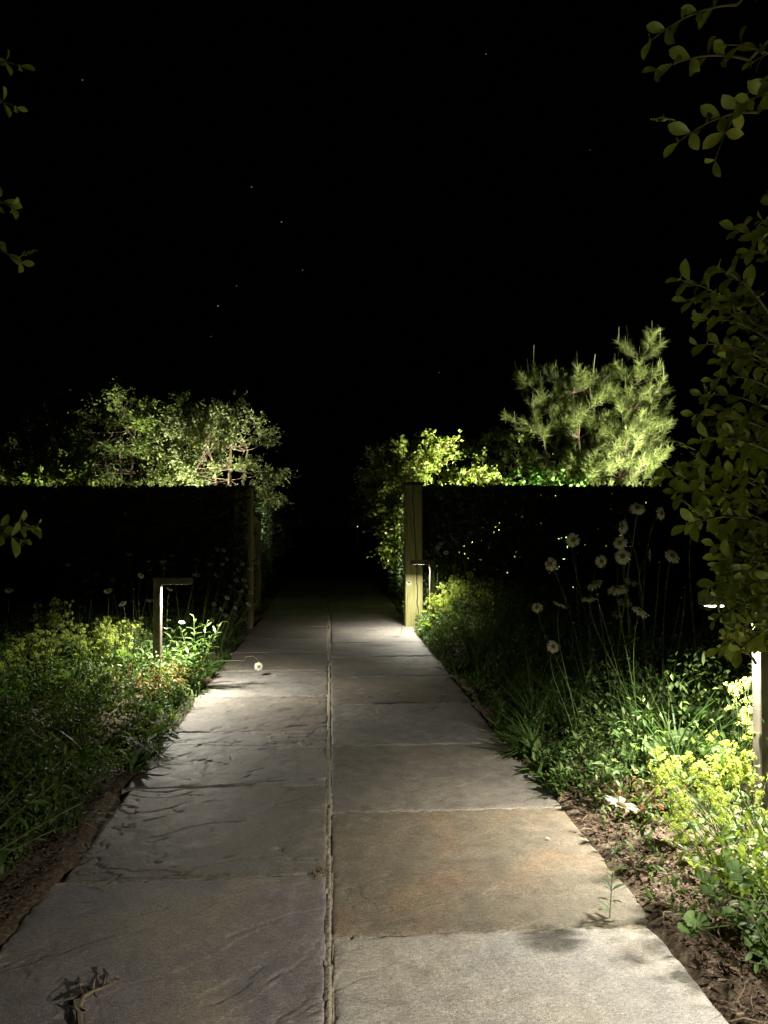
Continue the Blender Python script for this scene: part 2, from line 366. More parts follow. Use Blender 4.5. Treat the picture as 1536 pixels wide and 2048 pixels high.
m, nt, b = mat('led_diffuser', .4); b.inputs['Emission Color'].default_value = (*LAMP_COL, 1); b.inputs['Emission Strength'].default_value = 30.0; b.inputs['Base Color'].default_value = (.8, .8, .8, 1)
M['led'] = m
m, nt, b = mat('far_lamp', .4); b.inputs['Emission Color'].default_value = (1, .95, .85, 1); b.inputs['Emission Strength'].default_value = 1.5
M['led_far'] = m

# ------------------------------------------------------------------ ground
def soil_z(x, y):
    ax = np.abs(x-.03); n = fbm(x*7, y*7, 5, 3); n2 = fbm(x*26, y*26, 9, 3)
    edge = .955+.09*(fbm(y*2.2+40*(x > 0), y*0+3, 12, 3)-.5)+.05*(fbm(y*9, y*0+8, 14, 2)-.5)
    near = np.where(x > 0, .05*(1-sstep(1.6, 3.3, y))+.04*np.exp(-((y-2.2)/.12)**2)+.04*np.exp(-((y-3.1)/.12)**2), .03*(1-sstep(2.4, 3.4, y))*fbm(y*6, y*0+2, 18, 2))          # sandy soil creeps over the slab here
    t = sstep(edge-.035-near, edge+.06, ax)
    return -.045+t*(.045+.014+.05*(n-.5)+.016*(n2-.5)) + sstep(1.1, 2.2, ax)*.05*fbm(x*1.4, y*1.4, 21, 2)
def axis(parts_):
    a = []
    for lo, hi, st in parts_: a += list(np.arange(lo, hi, st))
    return np.array(a+[parts_[-1][1]])
gx = axis([(-300, -40, 60), (-40, -8, 6), (-8, -3, .5), (-3, -1.25, .05), (-1.25, -.8, .014), (-.8, .8, .1), (.8, 1.7, .014), (1.7, 3, .05), (3, 8, .5), (8, 40, 6), (40, 300, 60)])
gy = axis([(-60, -4, 8), (-4, 1, .25), (1, 3.6, .014), (3.6, 7, .028), (7, 11, .06), (11, 20, .5), (20, 60, 5), (60, 600, 90)])
XX, YY = np.meshgrid(gx, gy); ZZ = soil_z(XX, YY)
V = np.c_[XX.ravel(), YY.ravel(), ZZ.ravel()]; nx, ny = len(gx), len(gy)
ii, jj = np.meshgrid(np.arange(nx-1), np.arange(ny-1)); a = (jj*nx+ii).ravel()
gm = MB(); gm.add(V, np.c_[a, a+1, a+nx+1, a+nx]); go = gm.build('ground', M['soil'], smooth=True); tag(go, 'dark sandy soil of the planting beds on both sides of the path', kind='structure')
def gz(x, y): return float(soil_z(np.array([x], float), np.array([y], float))[0])

# ------------------------------------------------------------------ path of riven slabs in mortar
ymax = 17.0
LY = [-.2, .72, 1.66, 2.60, 3.50, 4.43, 5.35, 6.28, 7.2, 8.1, 9.05, 9.95, 10.9, 11.8, 12.7, 13.6, 14.5]
RY = [-.6, .3, 1.27, 2.2, 3.15, 4.1, 5.06, 5.98, 6.9, 7.75, 8.62, 9.4, 10.3, 11.2, 12.1, 13, 14]
pm = MB()
px_ = axis([(-.95, -.1, .06), (-.1, .1, .004), (.1, 1.0, .06)]); py_ = axis([(-1.2, 1.4, .02), (1.4, 4.5, .005), (4.5, 9, .01), (9, ymax, .02)])
XX, YY = np.meshgrid(px_, py_)
jd = np.full(XX.shape, 9.0)
for yy in LY: jd = np.where(XX < 0, np.minimum(jd, np.abs(YY-yy)), jd)
for yy in RY: jd = np.where(XX >= 0, np.minimum(jd, np.abs(YY-yy)), jd)
jm = np.maximum(1-sstep(.010, .020, jd), 1-sstep(.014, .022, np.abs(XX+.001)))
wv = .0012*(fbm(XX*0+1, YY*9, 36, 3)-.5)
ZZ = -.035+jm*(.0305+.003*(fbm(XX*60, YY*60, 31, 3)-.5)+.004*np.exp(-((XX+.001+wv)/.009)**2)*(jd*0+1)-.006*np.exp(-((XX-.008)/.002)**2)*sstep(.45, .55, fbm(XX*0, YY*5, 39, 2))-.006*sstep(.60, .68, fbm(XX*30, YY*9, 37, 3)))
a_i, a_j = np.meshgrid(np.arange(len(px_)-1), np.arange(len(py_)-1)); a = (a_j*len(px_)+a_i).ravel(); nx = len(px_)
pm.add(np.c_[XX.ravel(), YY.ravel(), ZZ.ravel()], np.c_[a, a+1, a+nx+1, a+nx])
path = pm.build('path', M['mortar'], smooth=True); tag(path, 'straight path of two rows of riven stone slabs with sandy mortar joints', kind='structure')
def slab(x0, x1, y0, y1, seed, m_, res, ledges=7, depth=.0022, tilt=0, flow=(1.0, 2.6)):
    nx = max(6, int((x1-x0)/res)); ny = max(6, int((y1-y0)/res))
    u = np.linspace(0, 1, nx+1); v = np.linspace(0, 1, ny+1); Uu, Vv = np.meshgrid(u, v)
    X = x0+Uu*(x1-x0); Y = y0+Vv*(y1-y0)
    ex = np.minimum(Uu, 1-Uu)*(x1-x0); ey = np.minimum(Vv, 1-Vv)*(y1-y0)
    X = X+np.where(ex < .03, (fbm(Y*14, Y*0+seed, seed, 3)-.5)*.008, 0)*np.where(Uu < .5, 1, -1); Y = Y+np.where(ey < .03, (fbm(X*14, X*0+seed+5, seed+3, 3)-.5)*.010, 0)
    wx = X+.25*(fbm(X*2.2, Y*2.2, seed+2, 2)-.5); wy = Y+.25*(fbm(X*2.2, Y*2.2, seed+4, 2)-.5)
    n = fbm(wx*flow[0], wy*flow[1], seed, 5, .52)
    Z = .006*(fbm(X*2, Y*2, seed+7, 2)-.5)+.0022*(fbm(X*9, Y*9, seed+9, 3)-.5)+.0010*(fbm(X*45, Y*45, seed+13, 3)-.5)
    rs = np.random.default_rng(seed)
    for k in range(ledges):
        ca, sa = math.cos(rs.uniform(-.35, .5)), 0.0; sa = math.sqrt(1-ca*ca); qx = wx*ca+wy*sa; qy = -wx*sa+wy*ca
        n = fbm(qx*flow[0]+k*3.1, qy*flow[1]+k*1.7, seed+k, 5, .55); t = rs.uniform(.44, .56)
        mk = sstep(.44, .54, fbm(X*2.4+k*5, Y*2.4, seed+20+k, 2))
        Z = Z+depth*rs.uniform(.6, 1.5)*mk*(sstep(t-.0035, t+.0035, n)-.5)
        # fine crevice at the foot of the ledge
        Z = Z-depth*.9*mk*np.exp(-((n-t+.005)/.003)**2)
    e = np.minimum(ex, ey); Z = Z-.0035*(1-sstep(0, .010, e))-.003*sstep(.45, .6, fbm(X*22, Y*22, seed+11, 2))*(1-sstep(0, .03, e))
    Z = Z-Z.mean()*.5+tilt
    P = np.c_[X.ravel(), Y.ravel(), Z.ravel()]; w = nx+1
    ii, jj = np.meshgrid(np.arange(nx), np.arange(ny)); a = (jj*w+ii).ravel()
    F = np.c_[a, a+1, a+w+1, a+w]
    rim = np.r_[np.arange(w), np.arange(1, ny+1)*w+nx, ny*w+np.arange(nx-1, -1, -1), np.arange(ny-1, 0, -1)*w]
    B = P[rim].copy(); B[:, 2] = -.05; k = len(rim); q = np.c_[rim, len(P)+np.arange(k), len(P)+(np.arange(k)+1) % k, np.roll(rim, -1)]
    mb = MB(); mb.add(np.vstack([P, B]), [F, q])
    o = mb.build('paving_slab', m_, path, smooth=True); return o
LM = [1, 1, 2, 1, 0, 1, 0, 1, 0, 1, 1, 0, 1, 0, 1, 1]; RM = [4, 4, 4, 3, 1, 0, 1, 1, 0, 0, 0, 1, 1, 0, 1, 1]
for k in range(len(LY)-1):
    y0, y1 = LY[k], LY[k+1]; res = .0055 if y1 > 1.5 and y0 < 3.6 else (.009 if y0 < 6 and y1 > 1 else .02)
    slab(-.925+.018*math.sin(k*2.7), -.012, y0+.007, y1-.007, 50+k*7, STONES[LM[k]], res, {2: 3, 3: 7, 4: 12, 5: 12, 6: 9}.get(k, 5), .0026 if k in (3, 4, 5) else .0021)
for k in range(len(RY)-1):
    y0, y1 = RY[k], RY[k+1]; res = .0055 if y1 > 1.5 and y0 < 3.6 else (.009 if y0 < 6 and y1 > 1 else .02)
    slab(.010, .985+.018*math.sin(k*1.9+1), y0+.007, y1-.007, 351+k*5, STONES[RM[k]], res, 2 if k in (2, 3, 4) else 7, .0012 if k in (2, 3, 4) else .0024)

# ------------------------------------------------------------------ bollard lights
def bollard(x, y, H, side, power, label, z0=0.0, drop=.0, spread=150):
    t = thing('bollard_light', label, 'garden light', (x, y, z0), 'angular bollard lights along the path')
    hw = .028; L = .215; ah = .026
    mb = MB(); mb.box((x, y, z0+(H-.0)/2-.05), (hw, hw, (H-.0)/2+.05), bev=.004); part(mb, 'post', M['lamp_metal'], t)
    ax = x+side*(hw+L/2+.001)
    mb = MB(); mb.box((ax, y, z0+H-ah), (L/2, hw, ah), bev=.003); part(mb, 'arm', M['lamp_metal'], t)
    lx = x+side*(hw+L*.58)
    mb = MB(); mb.box((lx, y, z0+H-2*ah+.0055-drop), (L*.32, hw*.7, .006), bev=.001); part(mb, 'diffuser', M['led'], t)
    area_lamp('bollard_lamp', (lx, y, z0+H-2*ah-.003-drop), power, L*.55, hw*1.1, spread=spread)
bollard(-1.238, 5.45, .84, 1, 46.0, 'slim L-shaped bollard light in the left bed, left of the paving', spread=168)
bollard(1.665, 2.75, .955, -1, 52.0, 'nearest bollard light, at the right edge half covered by privet leaves', drop=.005, spread=142)
bollard(1.55, .1, .93, -1, 230.0, 'bollard light beside the photographer, just outside the picture on the right', drop=.003, spread=172)
bollard(1.165, 8.42, .83, -1, 30.0, 'small bollard light standing in front of the right wooden gate post', spread=150)

c = W(715, 1053, 30)
t = thing('garden_light', 'tiny distant lamp glinting in the dark gap beyond the path', 'garden light', (c[0], c[1], 0)); mb = MB(); mb.tube([(c[0], c[1], -.05), (c[0], c[1], c[2]-.03)], .02, .02, 6); part(mb, 'post', M['lamp_metal'], t)
mb = MB(); mb.box(c, (.018, .018, .022), bev=.004); part(mb, 'lamp_head', M['led_far'], t)
# ------------------------------------------------------------------ gate posts, gate
gp = thing('gate_post', 'thick weathered green-brown timber post with a dark cap on the right of the path', 'gate post', (1.03, 9.05, 0))
mb = MB(); mb.box((1.02, 9.05, .83), (.105, .105, .885), bev=.006); part(mb, 'post', M['post_wood'], gp)
mb = MB(); mb.box((1.02, 9.05, 1.737), (.128, .128, .02), bev=.006); part(mb, 'cap', M['dark_wood'], gp)
gp = thing('gate_post', 'dark timber post seen edge-on at the left side of the gateway', 'gate post', (-1.045, 8.95, 0))
mb = MB(); mb.box((-1.03, 8.95, .8), (.105, .105, .86), bev=.006); part(mb, 'post', M['gate_wood'], gp)
mb = MB(); mb.box((-1.03, 8.95, 1.68), (.125, .125, .018), bev=.006); part(mb, 'cap', M['dark_wood'], gp)
gt = thing('wooden_gate', 'open wooden gate folded back behind the left gate post, seen end-on', 'gate', (-.965, 9.12, .06))
mb = MB(); mb.box((-.965, 9.17, .735), (.032, .045, .67), bev=.004); part(mb, 'stile', M['gate_wood'], gt)
mb = MB(); mb.box((-.965, 10.05, .735), (.032, .045, .67), bev=.004); part(mb, 'stile', M['gate_wood'], gt)
for zz in (.2, .75, 1.3):
    mb = MB(); mb.box((-.965, 9.61, zz), (.02, .394, .045), bev=.003); part(mb, 'rail', M['gate_wood'], gt)
for k in range(6):
    mb = MB(); mb.box((-.993, 9.29+k*.128, .74), (.007, .045, .62), bev=.002); part(mb, 'slat', M['gate_wood'], gt)

# ------------------------------------------------------------------ hedges
def hedge(name, label, boxes, seed):
    r = np.random.default_rng(seed); t = thing(name, label, 'hedge', (boxes[0][0], boxes[0][2], 0))
    fol = MB(); wd = MB()
    for (x0, x1, y0, y1, z1, cnt, solid) in boxes:
        A = [(x1-x0)*z1, (y1-y0)*z1, (x1-x0)*(y1-y0)]
        def put(P, Nn, T=L2r, s=(.03, .05)):
            k = len(P); Y = nrm(Nn*.3+r.normal(0, .8, (k, 3))+[0, 0, .25]); fol.inst(T, P, Y, Nn+r.normal(0, .6, (k, 3)), r.uniform(*s, k))
        def wob(p, q, a): return .07*(fbm(p*1.6, q*1.6, seed+a, 3)-.5)
        n1 = int(cnt*A[0]); 
        for yy, nn in ((y0, -1), (y1, 1)):
            X = r.uniform(x0, x1, n1); Z = z1*r.random(n1); dep = np.abs(r.normal(0, .05, n1))
            put(np.c_[X, yy-nn*dep+nn*wob(X, Z, 1), Z], np.tile([0, nn, .2], (n1, 1)))
        n2 = int(cnt*A[1])
        for xx, nn in ((x0, -1), (x1, 1)):
            Y = r.uniform(y0, y1, n2); Z = z1*r.random(n2); dep = np.abs(r.normal(0, .05, n2))
            put(np.c_[xx-nn*dep+nn*wob(Y, Z, 2), Y, Z], np.tile([nn, 0, .2], (n2, 1)))
        n3 = int(cnt*1.3*A[2]); X = r.uniform(x0, x1, n3); Y = r.uniform(y0, y1, n3)
        put(np.c_[X, Y, z1+wob(X, Y, 3)*.9-np.abs(r.normal(0, .025, n3))], np.tile([0, 0, 1], (n3, 1)))
        n4 = int(A[0]*(y1-y0)*solid); put(np.c_[r.uniform(x0, x1, n4), r.uniform(y0, y1, n4), z1*r.random(n4)**.9], np.tile([0, -1, .3], (n4, 1)), L2r, (.05, .08))
        for k in range(int(55*(x1-x0)*(y1-y0))):
            c = np.array([r.uniform(x0, x1), r.uniform(y0, y1), z1-.02]); e = c+np.array([r.normal(0, .02), r.normal(0, .02), r.uniform(.02, .10)])
            fol.inst(L2r, c+(e-c)*np.linspace(.3, 1, 5)[:, None], r.normal(0, .6, (5, 3))+[0, 0, .8], r.normal(0, 1, (5, 3)), .028)
        for k in range(int(2.5*(x1-x0)*(y1-y0))+3):
            bx_, by_ = r.uniform(x0+.1, x1-.1), r.uniform(y0+.15, y1-.15); p = [np.array([bx_, by_, -.03])]
            for q in range(4): p.append(p[-1]+np.array([r.normal(0, .06), r.normal(0, .06), z1*.23]))
            wd.tube(p, .018, .005, 5)
    part(fol, 'foliage', M['hedge'], t); part(wd, 'branches', M['bark'], t)
hedge('hedge', 'long dark clipped hedge behind the left flower bed', [(-6.2, -.975, 8.78, 9.6, 1.66, 1500, 7500), (-1.65, -1.08, 9.9, 14.2, 1.62, 700, 1500)], 71)
hedge('hedge', 'long dark clipped hedge behind the right flower bed, light glinting through its gaps', [(1.16, 7.2, 9.0, 9.85, 1.70, 1300, 5600), (1.08, 1.65, 9.8, 14.2, 1.62, 700, 1500)], 72)

# ------------------------------------------------------------------ shrubs and trees beyond the hedges
def shrub(name, label, cat, base, R, H, z0c, nstem, nclump, nleaf, ls, sig, m_, T=L2, seed=0, group=None, bark='bark', flat=.6, top=1.0):
    r = np.random.default_rng(seed); bx_, by_ = base; t = thing(name, label, cat, (bx_, by_, 0), group)
    wd = MB(); fol = MB(); cz = (z0c+H)/2; hz = (H-z0c)/2
    stems = []
    for k in range(nstem):
        a = r.uniform(0, 2*math.pi); q = r.uniform(.15, .45)
        tip = np.array([bx_+R[0]*q*math.cos(a), by_+R[1]*q*math.sin(a), z0c+(H-z0c)*r.uniform(.4, .8)])
        b0 = np.array([bx_+.1*math.cos(a), by_+.1*math.sin(a), -.04]); md = (b0+tip)/2+r.normal(0, .08, 3)*[1, 1, .3]
        P = [b0*(1-s)**2+2*md*s*(1-s)+tip*s*s for s in np.linspace(0, 1, 9)]; wd.tube(P, .035*top, .012*top, 6); stems.append(P)
    C = []
    while len(C) < nclump*1.5:
        p = r.normal(0, 1, 3); p = p/np.linalg.norm(p)*r.uniform(.45, 1.0)**.6
        if p[2] < -.7: continue
        bump_ = .72+.5*fbm(np.array([math.atan2(p[1], p[0])*1.7+seed]), np.array([p[2]*2.2]), seed, 2)[0]
        C.append(np.array([bx_, by_, cz])+p*[R[0], R[1], hz]*bump_)
    for c in C:
        P = stems[r.integers(len(stems))]; s0 = P[int(np.argmin([np.linalg.norm(q-c) for q in P]))]
        md = (s0+c)/2+np.array([0, 0, -.05])+r.normal(0, .06, 3); Q = [s0*(1-s)**2+2*md*s*(1-s)+c*s*s for s in np.linspace(0, 1, 6)]
        wd.tube(Q, .006*top, .002, 4)
        k = int(nleaf*2.2*r.uniform(.4, 1.5)); sg = sig*r.uniform(.6, 1.3)
        out = nrm(c-np.array([bx_, by_, cz-.4*hz])); tw = max(2, k//14)
        tips = c+r.normal(0, sg, (tw, 3))*[1, 1, flat]+out*sg*.5
        for tp in tips[:6]: wd.tube([c, (c+tp)/2+r.normal(0, .01, 3), tp], .004, .0015, 3)
        ti = r.integers(tw, size=k); s = r.random(k)[:, None]**.6
        pos = c*(1-s)+tips[ti]*s+r.normal(0, .03, (k, 3))
        dr = nrm(nrm(tips[ti]-c)*.7+r.normal(0, .6, (k, 3)))
        fol.inst(T, pos, dr, r.normal(0, .6, (k, 3))+[0, 0, .8], r.uniform(.6, 1.25, k)*ls*1.15)
    part(wd, 'branches', M[bark], t); part(fol, 'foliage', m_, t); return t
g1 = 'shrubs lit up beyond the hedges'
S = shrub
S('tree', 'pale silvery tree catching the light above the left gate post', 'tree', (-1.75, 12.4), (1.1, .9), 3.4, 1.0, 5, 52, 75, .05, .16, M['shrub_grey'], seed=1, group=g1, top=1.3)
S('tree', 'wide leafy green tree spreading over the middle of the left hedge', 'tree', (-3.35, 12.9), (1.7, 1.0), 3.5, 1.4, 6, 80, 80, .05, .19, M['shrub'], seed=2, group=g1, top=1.3)
S('shrub', 'bright broad-leaved bush low behind the left hedge', 'bush', (-4.35, 12.2), (.75, .5), 2.25, .3, 5, 40, 60, .065, .12, M['shrub_lime'], L2r, seed=3, group=g1)
S('shrub', 'dim fine-leaved bush behind the far left end of the left hedge', 'bush', (-5.6, 12.6), (1.0, .7), 2.7, .3, 6, 60, 80, .04, .16, M['shrub'], seed=4, group=g1)
S('tree', 'barely lit tree in the darkness at the far left edge', 'tree', (-6.3, 14.2), (1.5, 1), 3.9, 1.4, 5, 50, 50, .05, .22, M['shrub'], seed=5, group=g1)
S('shrub', 'dark bush between the bright bush and the silvery tree', 'bush', (-3.0, 12.0), (.75, .5), 2.1, .3, 5, 40, 70, .04, .13, M['shrub'], seed=6, group=g1)
S('shrub', 'dim bush closing the left side of the gateway behind the gate', 'bush', (-1.3, 14.9), (.5, .8), 2.1, .3, 5, 40, 70, .045, .13, M['hedge'], seed=7, group=g1)
S('rose_bush', 'bright rose bush just behind the right gate post', 'rose bush', (1.45, 12.0), (.8, .6), 2.85, .3, 7, 75, 75, .05, .13, M['shrub_lime'], L2r, seed=8, group=g1)
S('shrub', 'grey-green bush to the left of the rose bush, beside the dark gateway', 'bush', (1.2, 13.6), (.65, .6), 2.85, .8, 6, 55, 80, .045, .15, M['shrub_grey'], seed=9, group=g1)
S('shrub', 'dim twiggy bush between the rose bush and the pine', 'bush', (2.95, 12.7), (.95, .6), 2.95, .3, 7, 65, 75, .04, .14, M['shrub'], L2, seed=10, group=g1)
S('shrub', 'low lime-green bush between the rose bush and the twiggy bush', 'bush', (2.45, 11.9), (.55, .4), 2.3, .3, 5, 45, 70, .05, .12, M['shrub_lime'], seed=15, group=g1)
S('shrub', 'vivid green ivy-like bush under the pine branches', 'bush', (3.6, 12.1), (.8, .5), 2.15, .3, 5, 45, 70, .06, .12, M['ivy'], L2r, seed=12, group=g1)
S('shrub', 'black unlit bush in front of the foot of the pine', 'bush', (6.05, 10.7), (.75, .5), 2.6, .2, 6, 60, 110, .05, .15, M['hedge'], L2r, seed=13, group=g1)

def pine(base, seed):
    r = np.random.default_rng(seed); bx_, by_ = base; t = thing('pine_tree', 'young pine tree with pale upright candles, tallest lit tree on the right', 'pine tree', (bx_, by_, 0))
    wd = MB(); nd = MB(); cd = MB(); cands = []; NT = (np.array([[-.5, 0, 0], [.5, 0, 0], [0, 1, -.05]], float), [np.array([[0, 1, 2]])])
    leaders = [((bx_+1.45, by_-.1, 4.4), .075), ((bx_+.75, by_+.3, 4.0), .06), ((bx_-.45, by_+.1, 3.75), .055), ((bx_+.1, by_-.3, 3.7), .055), ((bx_+1.75, by_+.1, 3.7), .05)]
    for tip, rad in leaders:
        tip = np.array(tip); b0 = np.array([bx_+r.uniform(-.1, .3), by_, -.05]); md = b0*.5+tip*.5+np.array([r.uniform(-.2, .5), 0, -.5])
        P = np.array([b0*(1-s)**2+2*md*s*(1-s)+tip*s*s for s in np.linspace(0, 1, 12)]); wd.tube(P, rad, .012, 7)
        for i in range(56):
            s = r.uniform(.22, 1); p = P[min(11, int(s*11.99))]; a = r.uniform(0, 2*math.pi); ln = (1.15-s)*r.uniform(.6, 1.15)+.12
            e = p+np.array([math.cos(a)*ln, math.sin(a)*ln, ln*r.uniform(.25, .75)]); m2 = (p+e)/2+[0, 0, -.08*ln]
            Q = np.array([p*(1-q)**2+2*m2*q*(1-q)+e*q*q for q in np.linspace(0, 1, 7)]); wd.tube(Q, .012, .005, 4)
            for j in range(5):
                c = e if j == 0 else Q[r.integers(2, 7)]; d = nrm((e-p)*.6+[0, 0, .5*ln]+r.normal(0, .25*ln, 3)); L = r.uniform(.16, .3)
                k = 60; ss = r.random(k)[:, None]; pos = c+d*ss*L
                dr = nrm(d*.75+r.normal(0, .55, (k, 3))); nd.inst(NT, pos, dr, r.normal(0, 1, (k, 3)), r.uniform(.10, .18, k), SX=np.full(k, .011))
                if r.random() < (.10 if s < .75 else .22) and s > .45:
                    h = r.uniform(.12, .26)+.12*(s > .8); cm = MB(); cm.tube([c+d*L, c+d*L+np.array([0, 0, h])+r.normal(0, .02, 3)], .007, .006, 5); cands.append(cm)
                    q = 14; nd.inst(NT, c+d*L+np.c_[np.zeros((q, 2)), r.random(q)*h*.6], nrm(r.normal(0, .4, (q, 3))+[0, 0, 1]), r.normal(0, 1, (q, 3)), .05, SX=np.full(q, .006))
        h = r.uniform(.3, .45); cm = MB(); cm.tube([tip, tip+[0.02, 0, h*.8]], .010, .007, 5); cands.append(cm)
    part(wd, 'trunk', M['bark'], t); part(nd, 'needles', M['needle'], t, )
    for cm in [cands[i] for i in np.linspace(0, len(cands)-1, min(95, len(cands))).astype(int)]: part(cm, 'candle', M['candle'], t)
pine((4.4, 13.7), 5)

for x, y, tg, pw, cone in UPLIGHTS:
    spot_lamp('garden_uplight', (x, y, .12), tg, pw, cone)

# ------------------------------------------------------------------ privet around the camera
def sprig(fol, wd, p0, p1, nn, ls, r, sag=.04, T=LEAFR):
    p0 = np.asarray(p0, float); p1 = np.asarray(p1, float); md = (p0+p1)/2+np.array([0, 0, sag])
    P = np.array([p0*(1-s)**2+2*md*s*(1-s)+p1*s*s for s in np.linspace(0, 1, 12)]); wd.tube(P, .0035, .0012, 5)
    ph = r.uniform(0, math.pi)
    for k in range(nn):
        s = 1-(k/nn)**1.1*.92; p = p0*(1-s)**2+2*md*s*(1-s)+p1*s*s; tg = nrm(2*(1-s)*(md-p0)+2*s*(p1-md)+1e-5)
        A = nrm(np.cross(tg, [0, 0, 1.])); B = np.cross(A, tg); a = ph+k*math.pi/2+r.normal(0, .2)
        for sg in (1, -1):
            d = sg*(math.cos(a)*A+math.sin(a)*B); sp = .55 if k == 0 else r.uniform(.8, 1.3)
            dr = nrm(tg+d*sp+[0, 0, .08]); up = nrm(np.cross(np.cross(dr, tg*1.0-d*.3+[0, 0, .6]), dr)+r.normal(0, .12, 3))
            fol.inst(T, p, dr, up, ls*1.16*r.uniform(.75, 1.15)*(.8 if k == 0 else 1))
def flower_sprig(fol, p0, p1, r):
    p0 = np.asarray(p0); p1 = np.asarray(p1); d = nrm(p1-p0); n = 16
    fol.tube([p0, (p0+p1)/2+[0, 0, .004], p1], .0015, .0008, 4)
    for k in range(n):
        s = .2+.8*k/n; p = p0+(p1-p0)*s; o = nrm(r.normal(0, 1, 3)); fol.inst(L2, p, nrm(d*.8+o), o, .012*(1.2-s*.7))
RIGHT = [  # tip px, py, distance, root px offset, root py offset, leaves, size
    (1303,80,1.5,170,-70,5,.038),(1318,140,1.5,180,-20,5,.04),(1355,285,1.5,160,-60,5,.044),(1430,320,1.5,70,-140,3,.042),
    (1450,90,1.5,150,60,4,.036),
    (1362,560,1.7,150,90,7,.044),(1372,600,1.72,150,70,7,.042),(1440,540,1.65,100,90,6,.045),(1400,640,1.7,140,40,6,.04),(1395,690,1.75,150,40,6,.036),
    (1425,760,1.75,120,20,6,.036),(1405,790,1.8,150,40,5,.035),(1450,700,1.8,110,60,6,.038),(1430,820,1.8,120,40,5,.038),(1390,830,1.7,160,40,6,.038),(1400,880,1.7,150,30,7,.04),
    (1332,955,1.68,190,60,9,.042),(1352,985,1.7,170,40,8,.042),(1385,930,1.72,150,60,7,.04),(1375,1050,1.66,160,0,8,.045),(1410,1020,1.72,130,30,7,.042),(1450,950,1.75,100,40,6,.04),(1460,600,1.75,100,40,6,.044),(1470,460,1.7,90,60,5,.045),(1455,870,1.75,100,40,6,.042),(1460,1060,1.8,100,40,8,.042),(1470,900,1.8,100,30,8,.042),(1430,1090,1.72,100,30,6,.042),(1440,720,1.8,100,30,7,.042),
    (1440,1115,1.7,90,60,5,.042),(1420,1175,1.68,130,10,7,.042),(1445,1140,1.72,90,50,6,.042),(1430,1240,1.7,120,-30,7,.03),(1460,1210,1.75,90,-10,7,.03),(1440,1297,1.65,110,-30,4,.042),
    (1480,1300,1.62,80,-30,3,.045),(1490,1000,1.8,80,30,6,.04),(1500,1080,1.8,70,30,6,.038),(1490,880,1.85,80,40,6,.038),(1500,640,1.85,80,60,6,.04),(1500,500,1.8,70,60,6,.04),
    (1470,1190,1.8,80,0,8,.026),(1465,1250,1.8,80,-20,8,.024),(1500,770,1.9,60,30,6,.04),(1480,840,1.9,70,30,6,.036),(1500,200,1.5,80,20,5,.045),
]
r = np.random.default_rng(5); pv = thing('privet_shrub', 'tall privet with glossy oval leaves framing the right edge of the picture', 'shrub', (1.55, 1.75, 0)); fol = MB(); wd = MB()
stem_pts = []
for k, (sx, sy) in enumerate([(1.5, 1.8), (1.6, 1.55), (1.42, 1.95), (1.3, 1.25)]):
    P = np.array([[sx+.06*math.sin(z*2+k)-.10*z*(k == 3), sy+.05*math.cos(z*3+k), z] for z in np.linspace(-.03, 2.75, 22)]); wd.tube(P, .016, .005, 6); stem_pts.append(P)
ALLS = np.vstack(stem_pts)
for (tx, ty, D, ox, oy, nn, ls) in RIGHT:
    tip = W(tx, ty, D); root = W(tx+ox, ty+oy, D+.12); sprig(fol, wd, root, tip, nn, ls, r)
    q = ALLS[np.argmin(np.linalg.norm(ALLS-root, axis=1))]; wd.tube([root, (root+q)/2+[0, 0, .03], q], .0035, .005, 5)
for k in range(95):
    px0 = r.uniform(1500, 1660); py0 = 1290-1400*r.random()**1.7; D = r.uniform(1.65, 2.1); tip = W(px0, py0, D); root = tip+np.array([r.uniform(.05, .16), r.uniform(-.08, .08), r.uniform(-.12, .06)])
    sprig(fol, wd, root, tip, int(r.integers(4, 7)), r.uniform(.034, .045), r)
    q = ALLS[np.argmin(np.linalg.norm(ALLS-root, axis=1))]; wd.tube([root, q], .003, .004, 4)
for k in range(26):
    px0 = r.uniform(1432, 1535); py0 = r.uniform(1080, 1315); D = r.uniform(1.62, 1.9); tip = W(px0, py0, D); root = tip+np.array([r.uniform(.06, .12), r.uniform(-.04, .06), r.uniform(-.05, .08)])
    sprig(fol, wd, root, tip, int(r.integers(5, 8)), r.uniform(.022, .034), r)
for (a, b_, c, d_, D) in [(1390, 900, 1333, 878, 1.68), (1372, 955, 1330, 930, 1.66), (1400, 1030, 1362, 1000, 1.66), (1490, 1210, 1430, 1190, 1.7), (1420, 800, 1408, 765, 1.75), (1350, 240, 1300, 238, 1.45)]:
    flower_sprig(fol, W(a, b_, D), W(c, d_, D), r)
part(fol, 'foliage', M['privet'], pv, True); part(wd, 'branches', M['privet_wood'], pv, True)
LEFT = [(40,132,1.7,-110,20,3,.036),(33,215,1.7,-100,10,3,.034),(22,410,1.7,-90,20,4,.04),(42,525,1.8,-100,-20,3,.036),(65,1055,1.9,-130,30,7,.042),(40,1080,1.9,-110,10,5,.042)]
pv = thing('privet_shrub', 'privet outside the left edge, a few dim sprigs reaching into the picture', 'shrub', (-1.35, 1.7, 0)); fol = MB(); wd = MB()
stem_pts = []
for k, (sx, sy) in enumerate([(-1.3, 1.75), (-1.4, 1.5), (-1.2, 1.55)]):
    P = np.array([[sx+.05*math.sin(z*2+k), sy+.05*math.cos(z*3+k), z] for z in np.linspace(-.03, 2.5, 20)]); wd.tube(P, .016, .005, 6); stem_pts.append(P)
ALLS = np.vstack(stem_pts)
for (tx, ty, D, ox, oy, nn, ls) in LEFT:
    tip = W(tx, ty, D); root = W(tx+ox, ty+oy, D+.08); sprig(fol, wd, root, tip, nn, ls, r)
    q = ALLS[np.argmin(np.linalg.norm(ALLS-root, axis=1))]; wd.tube([root, q], .0035, .005, 5)
